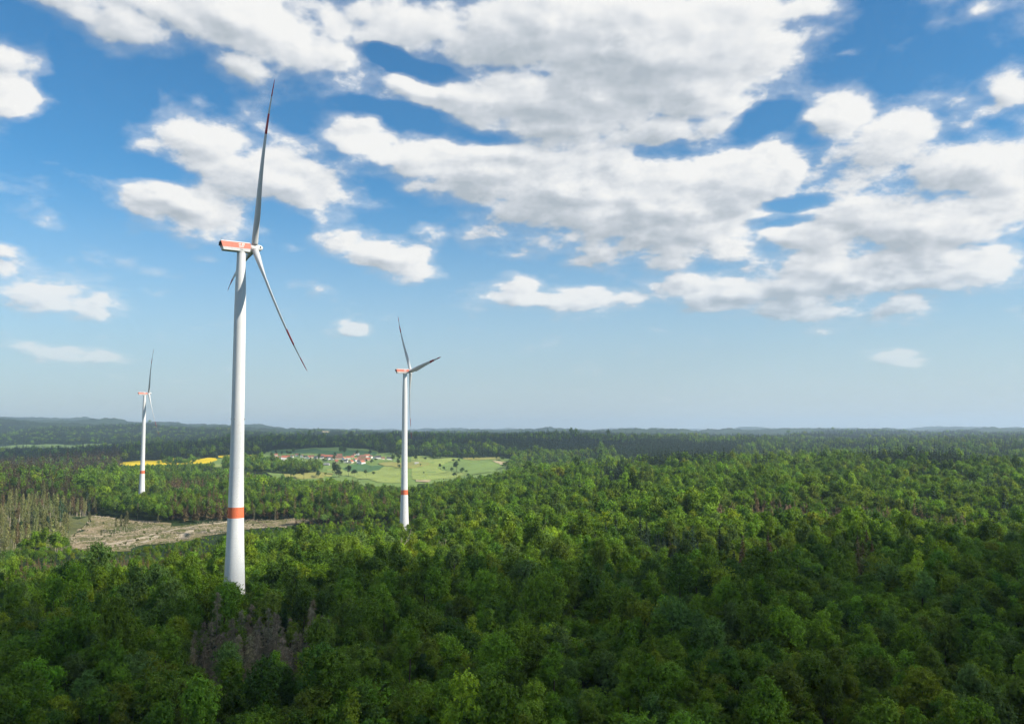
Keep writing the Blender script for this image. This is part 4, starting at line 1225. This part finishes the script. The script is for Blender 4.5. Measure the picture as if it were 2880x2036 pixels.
# the rest: one forest object for each kind, every tree an instance of a real tree shape
def forest(name, ids, lists, label, cat):
    """lists: prototypes for each level of detail."""
    flat = [p for L in lists for p in L]
    off = np.cumsum([0] + [len(L) for L in lists])
    lv = np.minimum(lod[ids], len(lists) - 1)
    pick = off[lv] + (rng.uniform(size=len(ids)) * np.array([len(L) for L in lists])[lv]).astype(int)
    me = bpy.data.meshes.new(name)
    me.vertices.add(len(ids)); me.vertices.foreach_set("co", np.c_[x[ids], y[ids], gz[ids]].astype(np.float32).ravel())
    for nm, typ, dat in (("pick", 'INT', pick.astype(np.int32)), ("spin", 'FLOAT', rot[ids].astype(np.float32)), ("size", 'FLOAT_VECTOR', np.c_[size[ids], size[ids], hz[ids]].astype(np.float32)),
                         ("tint", 'FLOAT_COLOR', np.c_[tint[ids], np.ones(len(ids))].astype(np.float32))):
        a = me.attributes.new(nm, typ, 'POINT')
        a.data.foreach_set({'INT': "value", 'FLOAT': "value", 'FLOAT_VECTOR': "vector", 'FLOAT_COLOR': "color"}[typ], dat.ravel())
    o = obj(name, me); tag(o, label, cat, kind='stuff')
    g = bpy.data.node_groups.new(name + "_growth", 'GeometryNodeTree')
    g.interface.new_socket("Geometry", in_out='INPUT', socket_type='NodeSocketGeometry')
    g.interface.new_socket("Geometry", in_out='OUTPUT', socket_type='NodeSocketGeometry')
    gi, go = g.nodes.new('NodeGroupInput'), g.nodes.new('NodeGroupOutput')
    def named(nm, dt):
        q = g.nodes.new('GeometryNodeInputNamedAttribute'); q.data_type = dt; q.inputs[0].default_value = nm
        return q.outputs[0]
    pk, sn, sz = named("pick", 'INT'), named("spin", 'FLOAT'), named("size", 'FLOAT_VECTOR')
    cx = g.nodes.new('ShaderNodeCombineXYZ'); g.links.new(sn, cx.inputs[2])
    jn = g.nodes.new('GeometryNodeJoinGeometry')
    for q, pr in enumerate(flat):
        if not np.any(pick == q): continue
        oi = g.nodes.new('GeometryNodeObjectInfo'); oi.transform_space = 'ORIGINAL'; oi.inputs[0].default_value = pr; oi.inputs[1].default_value = True
        cm = g.nodes.new('FunctionNodeCompare'); cm.data_type = 'INT'; cm.operation = 'EQUAL'
        g.links.new(pk, cm.inputs[2]); cm.inputs[3].default_value = q
        ip = g.nodes.new('GeometryNodeInstanceOnPoints')
        g.links.new(gi.outputs[0], ip.inputs['Points']); g.links.new(cm.outputs[0], ip.inputs['Selection'])
        g.links.new(oi.outputs['Geometry'], ip.inputs['Instance'])
        g.links.new(cx.outputs[0], ip.inputs['Rotation']); g.links.new(sz, ip.inputs['Scale'])
        g.links.new(ip.outputs[0], jn.inputs[0])
    g.links.new(jn.outputs[0], go.inputs[0])
    md = o.modifiers.new("growth", 'NODES'); md.node_group = g
    return o
left = ~taken
forest("broadleaf_forest", np.where(left & (sp == 0))[0], P_BROAD, "sunlit green broadleaf forest covering the slopes behind the front trees", "forest")
forest("spruce_forest", np.where(left & (sp == 1))[0], P_SPRUCE, "dark and brown spruce woods in the distance, partly darkened for cloud shade", "forest")
# ------------------------------------------------------------------ village
SHRUBS = []
WALLS = {'W': (.78, .76, .72), 'C': (.70, .60, .46), 'P': (.62, .42, .34), 'G': (.36, .36, .37), 'B': (.30, .22, .16)}
ROOFS = {'R': (.37, .135, .085), 'B': (.22, .115, .08), 'D': (.075, .078, .085), 'G': (.30, .29, .28), 'W': (.55, .53, .50)}
WNAME = {'W': 'white', 'C': 'cream', 'P': 'pinkish', 'G': 'grey', 'B': 'brown'}
RNAME = {'R': 'red', 'B': 'brown', 'D': 'dark grey', 'G': 'light grey', 'W': 'pale'}
MW = {k: plain("plaster_" + WNAME[k], v, .85, .08, .6, .15) for k, v in WALLS.items()}
MR = {k: plain("roof_tiles_" + RNAME[k].replace(' ', '_'), v, .8, .18, 1.2, .15) for k, v in ROOFS.items()}
MAT_PANE = plain("window_glass", (.03, .04, .05), .15, spec=.5)
MAT_DOOR = plain("door_wood", (.16, .09, .05), .7)
def house(p, w, d, eave, pitch, rot, wall, roof, label, name="house", chimney=True):
    e = empty(name, (float(p[0]), float(p[1]), float(p[2])), rot)
    tag(e, label, "house" if name == "house" else "barn", "village houses")
    hr = d / 2 * math.tan(math.radians(pitch))
    mb = MB()      # walls with gables, ridge along X
    x, y = w / 2, d / 2
    mb.add([(-x,-y,-3),(x,-y,-3),(x,y,-3),(-x,y,-3),(-x,-y,eave),(x,-y,eave),(x,y,eave),(-x,y,eave),(-x,0,eave+hr),(x,0,eave+hr)],
           [(0,1,5,4),(2,3,7,6),(1,2,6,9,5),(3,0,4,8,7),(0,3,2,1)])
    mb.build("wall", MW[wall], e)
    ov = .5; t = .25; k = (y + ov) / y
    mb = MB()
    for s in (-1, 1):
        yo, zo = s * y * k, eave + hr - hr * k
        V = [(-x-ov, 0, eave+hr+.05), (x+ov, 0, eave+hr+.05), (x+ov, yo, zo+.05), (-x-ov, yo, zo+.05)]
        mb.add(V + [(a, b, c + t) for a, b, c in V], [(0,1,2,3),(7,6,5,4),(0,4,5,1),(1,5,6,2),(2,6,7,3),(3,7,4,0)])
    r = mb.build("roof", MR[roof], e)
    if chimney:
        mb = MB(); cx = w * .22; mb.box(cx, cx + .7, .2, .9, eave + hr * .7, eave + hr + 1.1); mb.build("chimney", MR['B'], r)
    n = max(2, int(w / 3.2))
    for s in (-1, 1):
        for i in range(n):
            wx = -x + (i + .5) * w / n
            if s < 0 and i == n // 2:
                mb = MB(); mb.box(wx - .5, wx + .5, s*y - .04, s*y + .04, 0, 2.1); mb.build("door", MAT_DOOR, e)
            else:
                mb = MB(); mb.box(wx - .55, wx + .55, s*y - .05, s*y + .05, 1.0, 2.4); mb.build("window", MAT_PANE, e)
        mb = MB(); mb.box(s*x - .05, s*x + .05, -.6, .6, eave - .2, eave + 1.1); mb.build("window", MAT_PANE, e)
        mb = MB(); mb.box(s*x - .05, s*x + .05, -y*.5 - .5, -y*.5 + .5, 1.0, 2.3); mb.build("window", MAT_PANE, e)
    return e
def zv(x_, y_): return (750 + x_ / 6.042, 1260 + y_ / 6.042)
HOUSES = [ # x, y of the foot, width in the enlarged view, wall, roof, turn, what sets it apart
 (112, 190, 62, 'P', 'B', .1, "at the village's left end"), (192, 192, 46, 'G', 'B', 1.2, "beside the pinkish house at the left end"), (240, 196, 52, 'W', 'B', 1.4, "with a bright gable near the village's left end"),
 (300, 188, 72, 'W', 'R', .2, "right of the bright gable at the left end"), (286, 222, 38, 'W', 'W', .0, "lowest at the village's left end"), (430, 164, 34, 'W', 'B', 1.3, "standing alone among trees left of the red barns"),
 (508, 148, 22, 'W', 'B', .4, "tiny, between trees left of the red barns"), (600, 162, 30, 'W', 'B', 1.5, "small, half hidden left of the red barns"), (712, 186, 56, 'W', 'R', 1.2, "with steep gable left of the long red barns"),
 (768, 172, 62, 'C', 'B', .2, "next to the steep white gable"), (838, 188, 60, 'G', 'D', 1.3, "in front of the long red barns"), (935, 190, 52, 'W', 'D', .1, "low, below the long red barns"),
 (1062, 200, 52, 'W', 'D', .6, "below the right end of the red barns"), (1172, 186, 62, 'W', 'B', .2, "right of the red barns"), (1240, 196, 92, 'C', 'B', .1, "wide, in the village's middle"),
 (1238, 158, 76, 'B', 'B', .1, "behind the wide cream house"), (1188, 250, 44, 'B', 'R', .2, "low on the meadow side in mid village"), (1385, 196, 60, 'W', 'R', .3, "above the large cream house"),
 (1432, 258, 92, 'C', 'R', 1.25, "largest on the meadow side"), (1508, 232, 62, 'W', 'R', 1.1, "tall, right behind the large cream house"), (1345, 250, 56, 'W', 'D', .1, "flat, left of the large cream house"),
 (1632, 168, 90, 'B', 'B', .2, "with large roof in the right half"), (1702, 160, 84, 'W', 'R', .35, "with bright red roof, highest in the right half"), (1622, 226, 108, 'C', 'B', .15, "wide, in front of the large brown roof"),
 (1620, 272, 96, 'W', 'R', .9, "lowest in the right half"), (1722, 214, 60, 'P', 'R', .2, "below the bright red roof"), (160, 150, 40, 'W', 'R', .3, "behind the pinkish house at the left end"), (370, 178, 40, 'C', 'R', .3, "between trees right of the left cluster"), (660, 176, 40, 'W', 'D', .2, "small, just left of the steep white gable"), (1120, 206, 44, 'W', 'B', 1.1, "below the right barn"),
 (1310, 205, 48, 'W', 'R', 1.3, "narrow, in mid village"), (1570, 196, 50, 'W', 'B', .4, "between the tall white house and the large roof"), (1460, 176, 44, 'P', 'R', .2, "above the tall white house"), (1770, 176, 44, 'W', 'B', 1.2, "right of the bright red roof"), (1980, 200, 46, 'C', 'B', .3, "between the pair and the village's right end"), (1560, 262, 50, 'W', 'D', .2, "low, left of the lowest red roof"),
 (1842, 190, 56, 'W', 'D', 1.2, "left of a pair near the right end"),
 (1900, 186, 72, 'W', 'D', .2, "right of a pair near the right end"), (2092, 206, 90, 'W', 'D', .1, "low and wide at the village's right end"), (1550, 132, 42, 'W', 'W', .2, "small, above the village's middle"), (1486, 136, 32, 'C', 'B', 1.2, "small, at the upper edge of the village"),
]
for (hx, hy, hw, wl, rf, tr, where) in HOUSES:
    p = ground_hit(*zv(hx, hy)); m = hw / 6.042 * p[1] / FOC
    w_ = max(9.0, m * 1.15); d_ = min(max(8.5, w_ * .8), 11)
    house(p, w_, d_, rng.uniform(4.8, 6.2), rng.uniform(38, 46), tr + rng.normal() * .08, wl, rf, f"{WNAME[wl]} village house with {RNAME[rf]} roof {where}")
for (hx, hy, hw, where) in ((930, 160, 110, "left of three"), (1036, 168, 104, "middle of three"), (1100, 172, 84, "right of three")):
    p = ground_hit(*zv(hx, hy)); m = hw / 6.042 * p[1] / FOC
    house(p, m, 12, 4.6, 40, rng.normal() * .12, 'B', 'R', f"long barn with large red roof in the village, {where}", "barn", False)
p = ground_hit(*zv(1000, 296)); house(p, 23, 12, 4.0, 22, -.12, 'G', 'G', "long grey barn standing alone on the meadow below the village", "barn", False)
p = ground_hit(1172, 1305); house(p, 11, 7, 3.2, 25, .1, 'W', 'W', "small white shed on the meadow right of the middle turbine", "barn", False)
p = ground_hit(578, 1311); house(p, 9, 7, 3.6, 42, .8, 'W', 'R', "lone white cottage by the yellow field, left of the tallest tower")
p = ground_hit(478, 1247); house(p, 34, 14, 7, 25, .2, 'W', 'R', "distant pale farmhouse on the dark wooded hills at the left")

# ------------------------------------------------------------------ single trees, shrubs and poles in the valley
TRI = [(260, 125, 50), (340, 135, 52), (400, 125, 58), (462, 130, 60), (560, 150, 50), (640, 190, 60), (745, 215, 40), (890, 222, 70), (965, 240, 60), (1130, 252, 62), (1272, 268, 58), (1160, 130, 56),
       (1265, 120, 110), (1320, 140, 90), (1420, 255, 44), (1540, 160, 60), (1780, 268, 60), (1862, 240, 66), (1760, 130, 70), (1900, 110, 90), (1965, 105, 100), (2010, 110, 80), (2140, 130, 100), (2210, 170, 90),
       (2145, 240, 90), (2228, 245, 80), (2280, 140, 110), (2225, 330, 70), (2255, 350, 60), (1815, 460, 55), (875, 490, 80), (1390, 490, 110), (1490, 485, 110), (1690, 490, 60), (1190, 470, 160), (1000, 480, 60), (80, 160, 60), (150, 130, 50), (1010, 238, 40), (1700, 268, 40)]
TR6 = [(1380, 162, 45), (1460, 165, 34), (1530, 160, 34), (1422, 210, 16), (1448, 274, 22), (1585, 240, 32), (1615, 243, 34), (1695, 180, 38), (1738, 180, 30), (1810, 154, 34), (1862, 154, 24), (1906, 158, 22), (1030, 282, 30), (1700, 312, 60), (1815, 306, 34), (2050, 164, 40), (2100, 166, 40), (715, 275, 60), (745, 305, 70), (572, 312, 60), (350, 320, 80), (455, 322, 70), (1680, 262, 50), (1720, 268, 60), (1765, 272, 55), (1800, 274, 40)]
spots = [(*zv(a, b), c / 6.042, "village") for a, b, c in TRI] + [(700 + a / 2.9436, 1240 + b / 2.9436, c / 2.9436, "meadow") for a, b, c in TR6]
VALLEY = []
for i, (a, b, c, where) in enumerate(spots):
    p = ground_hit(a, b); R = max(1.5, c * p[1] / FOC * (.5 if where == 'village' else .40))
    m = i % 6; s = R / R_B[m]
    small = R < 2.6
    r = empty("meadow_shrub" if small else ("village_tree" if where == "village" else "meadow_tree"), tuple(map(float, p)), rng.uniform(0, 6)); r.scale = (s, s, s * (.8 if small else .85))
    VALLEY.append((r, "small dark shrub" if small else ("round village tree" if where == "village" else "meadow tree"), a, b, "shrub" if small else "tree"))
    cr = bpy.data.objects.new("crown", P_BROAD[1][m].data); COL.objects.link(cr); cr.parent = r; cr.location = (0, 0, -3.0)
    cr["tint"] = [float(v) for v in np.array([.050, .088, .026]) * np.exp(rng.normal() * .25) * np.exp(rng.normal(size=3) * .08)]
    t = bpy.data.objects.new("trunk", NEAR_TRUNK[m]); COL.objects.link(t); t.parent = r
def valley_col(a, b):
    for lim, t in ((820, "at the village's left end"), (900, "left of the red barns"), (945, "below the red barns"), (1000, "in mid village"), (1060, "in the village's right half"), (1135, "at the village's right end"), (1220, "just right of the middle turbine"), (1300, "on the right meadow")):
        if a < lim: return t
    return "at the valley's right end"
LAB = spread_labels([(q[0].name, q[1], q[2], q[3]) for q in VALLEY], valley_col, lambda a, b: "high" if b < 1290 else ("halfway down" if b < 1318 else "low"))
for q in VALLEY: tag(q[0], LAB[q[0].name][0], q[4], "trees and shrubs in the valley: " + LAB[q[0].name][1])
for (a, b, lab) in ((1269, 1328, "beside the dark oval copse"), (972.5, 1331, "below the pointed crop field")):
    p = ground_hit(a, b); mb = MB(); e = empty("utility_pole", tuple(map(float, p)))
    tag(e, "thin grey utility pole on the meadow " + lab, "pole", "utility poles in the valley")
    mb.tube([(0, 0, -.5), (0, 0, 15)], [.22, .14], 6); mb.build("pole", MAT_GREYWOOD, e)
    mb = MB(); mb.box(-1.6, 1.6, -.1, .1, 14.0, 14.25); mb.build("crossarm", MAT_GREYWOOD, e)

# ------------------------------------------------------------------ bare snags rising out of the sunlit canopy
for i, (a, b, hgt, lab) in enumerate(((165, 480, 200, "leftmost, nearest of the bare snags right of the tallest tower"), (440, 415, 150, "with wide fork, below the middle turbine"), (815, 345, 120, "with spreading limbs, right of the middle turbine"),
        (1050, 365, 140, "with stout fork, in the middle of the sunlit slope"), (1305, 290, 110, "pale, right of the stout forked one"), (2190, 300, 90, "slim and upright, farthest right"), (560, 400, 70, "small, among shrubs below the middle turbine"))):
    px, py = 960 + a / 2.3917, 1400 + b / 2.3917
    p = ground_hit(px, py, 11.0); p[2] = float(ground_z(p[0], p[1]))
    Hs = 11 + hgt / 2.3917 * p[1] / FOC
    o = bpy.data.objects.new("bare_snag", SNAGS[i % 3]); COL.objects.link(o); o.location = tuple(map(float, p)); s = Hs / 14.0; o.scale = (s, s, s); o.rotation_euler = (0, 0, i * 1.7)
    tag(o, "leafless pale dead tree " + lab, "dead tree", "bare snags on the sunlit slope")

# ------------------------------------------------------------------ lone stems and shrubs in the clearing
for i, (a, b, hgt, lab) in enumerate(((778, 520, 100, "leftmost of four in the clearing"), (812, 526, 125, "second of four in the clearing"), (838, 524, 110, "third of four in the clearing"), (852, 515, 140, "fourth of four in the clearing"),
        (925, 437, 115, "at the clearing's upper edge"), (680, 562, 60, "at the clearing's left part"), (1062, 470, 70, "at the forest edge behind the clearing"), (1708, 455, 110, "right of the tallest tower, in the clearing strip"), (1850, 440, 90, "at the right end of the clearing strip"), (600, 470, 90, "at the clearing's upper left corner"))):
    p = ground_hit(a / 2.3917, 1280 + b / 2.3917); Hs = hgt / 2.3917 * p[1] / FOC; m = i % 3; s = Hs / [19, 22, 17][m]
    r = empty("thin_tree", tuple(map(float, p)), i * 1.3); r.scale = (s * .9, s * .9, s); tag(r, "tall bare-stemmed tree standing alone, " + lab, "tree", "lone stems in the clearing")
    c = bpy.data.objects.new("crown", THIN_PARTS[m][0]); COL.objects.link(c); c.parent = r; c["tint"] = [.10, .105, .045]
    t = bpy.data.objects.new("trunk", THIN_PARTS[m][1]); COL.objects.link(t); t.parent = r
for i, q in enumerate(scatter_in(CLEARING, 46)):
    m = i % 8; s = rng.uniform(.16, .36); z = float(ground_z(q[0], q[1]))
    r = empty("clearing_shrub", (float(q[0]), float(q[1]), z), i * 1.1); r.scale = (s, s, s * .8)
    SHRUBS.append((r, (float(q[0]), float(q[1]), z)))
    c = bpy.data.objects.new("crown", P_BROAD[1][m].data); COL.objects.link(c); c.parent = r; c.location = (0, 0, -4.5); c["tint"] = [float(v) for v in np.array([.10, .13, .035]) * np.exp(rng.normal() * .25)]
    t = bpy.data.objects.new("trunk", NEAR_TRUNK[m]); COL.objects.link(t); t.parent = r
pp = project([q[1] for q in SHRUBS])
LAB = spread_labels([(q[0].name, "low green shrub", a, b) for q, (a, b) in zip(SHRUBS, pp)], lambda a, b: "at the clearing's left end" if a < 320 else ("left of the clearing's middle" if a < 480 else ("near the tallest tower" if a < 720 else "in the clearing's right strip")), lambda a, b: "low" if b > 1510 else ("halfway up" if b > 1480 else "high"))
for q in SHRUBS: tag(q[0], LAB[q[0].name][0], "shrub", "shrubs in the clearing: " + LAB[q[0].name][1])
# ------------------------------------------------------------------ unseen clouds, added and shaped to shade the front forest and far hills
def shade_cloud(name, outline, cover_z, alt, seed, label, cell, thick):
    """Cumulus standing where the sun's rays to the given ground outline pass at altitude alt."""
    g = np.random.default_rng(seed)
    o = np.array(outline, float); off = (alt - cover_z) / SUN[2] * SUN[:2]
    mn, mx = o.min(0), o.max(0)
    V, F = [], []
    ico = bmesh.new(); bmesh.ops.create_icosphere(ico, subdivisions=3, radius=1.0)
    iv = np.array([v.co[:] for v in ico.verts]); jf = np.array([[v.index for v in f.verts] for f in ico.faces]); ico.free()
    base = 0
    gx, gy = np.arange(mn[0], mx[0] + cell, cell), np.arange(mn[1], mx[1] + cell, cell)
    for a in gx:
        for b in gy:
            q = np.array([a, b]) + g.uniform(-.4, .4, 2) * cell
            if not in_poly(np.array([q[0]]), np.array([q[1]]), [tuple(p) for p in o])[0]: continue
            r = cell * g.uniform(.75, 1.15)
            d = 1 + .18 * np.sin(iv @ g.normal(size=3) * 4 + g.uniform(0, 6)) + .10 * np.sin(iv @ g.normal(size=3) * 9)
            P = iv * d[:, None] * np.array([r, r, r * thick]); P[:, 2] = np.where(P[:, 2] < 0, P[:, 2] * .35, P[:, 2])
            V.append(P + [q[0] + off[0], q[1] + off[1], alt + g.uniform(-.1, .1) * cell]); F.append(jf + base); base += len(iv)
    me = mesh_np(name, np.vstack(V), np.vstack(F), (MAT_CLOUD,), smooth_shade=True)
    return tag(obj(name, me), label, kind='stuff')
MAT_CLOUD, _nt, _b = material("cloud_vapour")
_b.inputs['Base Color'].default_value = (.9, .9, .92, 1); _b.inputs['Roughness'].default_value = 1.0; _b.inputs['Specular IOR Level'].default_value = 0.0
_tr = nd(_nt, 'ShaderNodeBsdfTransparent'); _mx = nd(_nt, 'ShaderNodeMixShader'); _mx.inputs[0].default_value = .79   # thin vapour lets part of the sun through
_nt.links.new(_b.outputs[0], _mx.inputs[1]); _nt.links.new(_tr.outputs[0], _mx.inputs[2]); _nt.links.new(_mx.outputs[0], _nt.nodes['Material Output'].inputs[0])
FRONT = [(-420, 366), (-231, 368), (-140, 352), (-95, 340), (-60, 372), (10, 392), (110, 412), (230, 440), (340, 470), (520, 490), (760, 480), (780, 60), (400, -60), (-250, -60), (-430, 100)]
shade_cloud("cloud", FRONT, 34, 950, 5, "unseen cumulus cloud added to shade the front forest", 42, .8)

HILLS = [(-2400, 2900), (-1700, 2780), (-1000, 2750), (-500, 2860), (0, 2880), (350, 3000), (520, 3600), (350, 4400), (100, 4800), (-900, 4700), (-1500, 4100), (-2300, 4000)]
shade_cloud("cloud", HILLS, 90, 2600, 6, "broad unseen cloud added to shade the wooded hills behind the village", 260, .5)

# ------------------------------------------------------------------ haze
def build_haze():
    mb = MB(); mb.box(-27600, 27600, -27600, 27600, float(HAZE_Z0), 470.0)
    m = bpy.data.materials.new("haze_air"); m.use_nodes = True; nt = m.node_tree; nt.nodes.clear()
    pv = nd(nt, 'ShaderNodeVolumePrincipled')
    pv.inputs['Color'].default_value = HAZE_COL; pv.inputs['Density'].default_value = HAZE_D; pv.inputs['Anisotropy'].default_value = .2
    out = nd(nt, 'ShaderNodeOutputMaterial'); nt.links.new(pv.outputs[0], out.inputs['Volume'])
    o = mb.build("haze", m)
    tag(o, "thin blue haze lying over the far hills", "haze", kind='stuff')
HAZE_D = 5.0e-5
HAZE_COL = (.62, .80, 1.0, 1)
HAZE_Z0 = min(v.co.z for v in bpy.data.objects["ground"].data.vertices) - 1.0
build_haze()
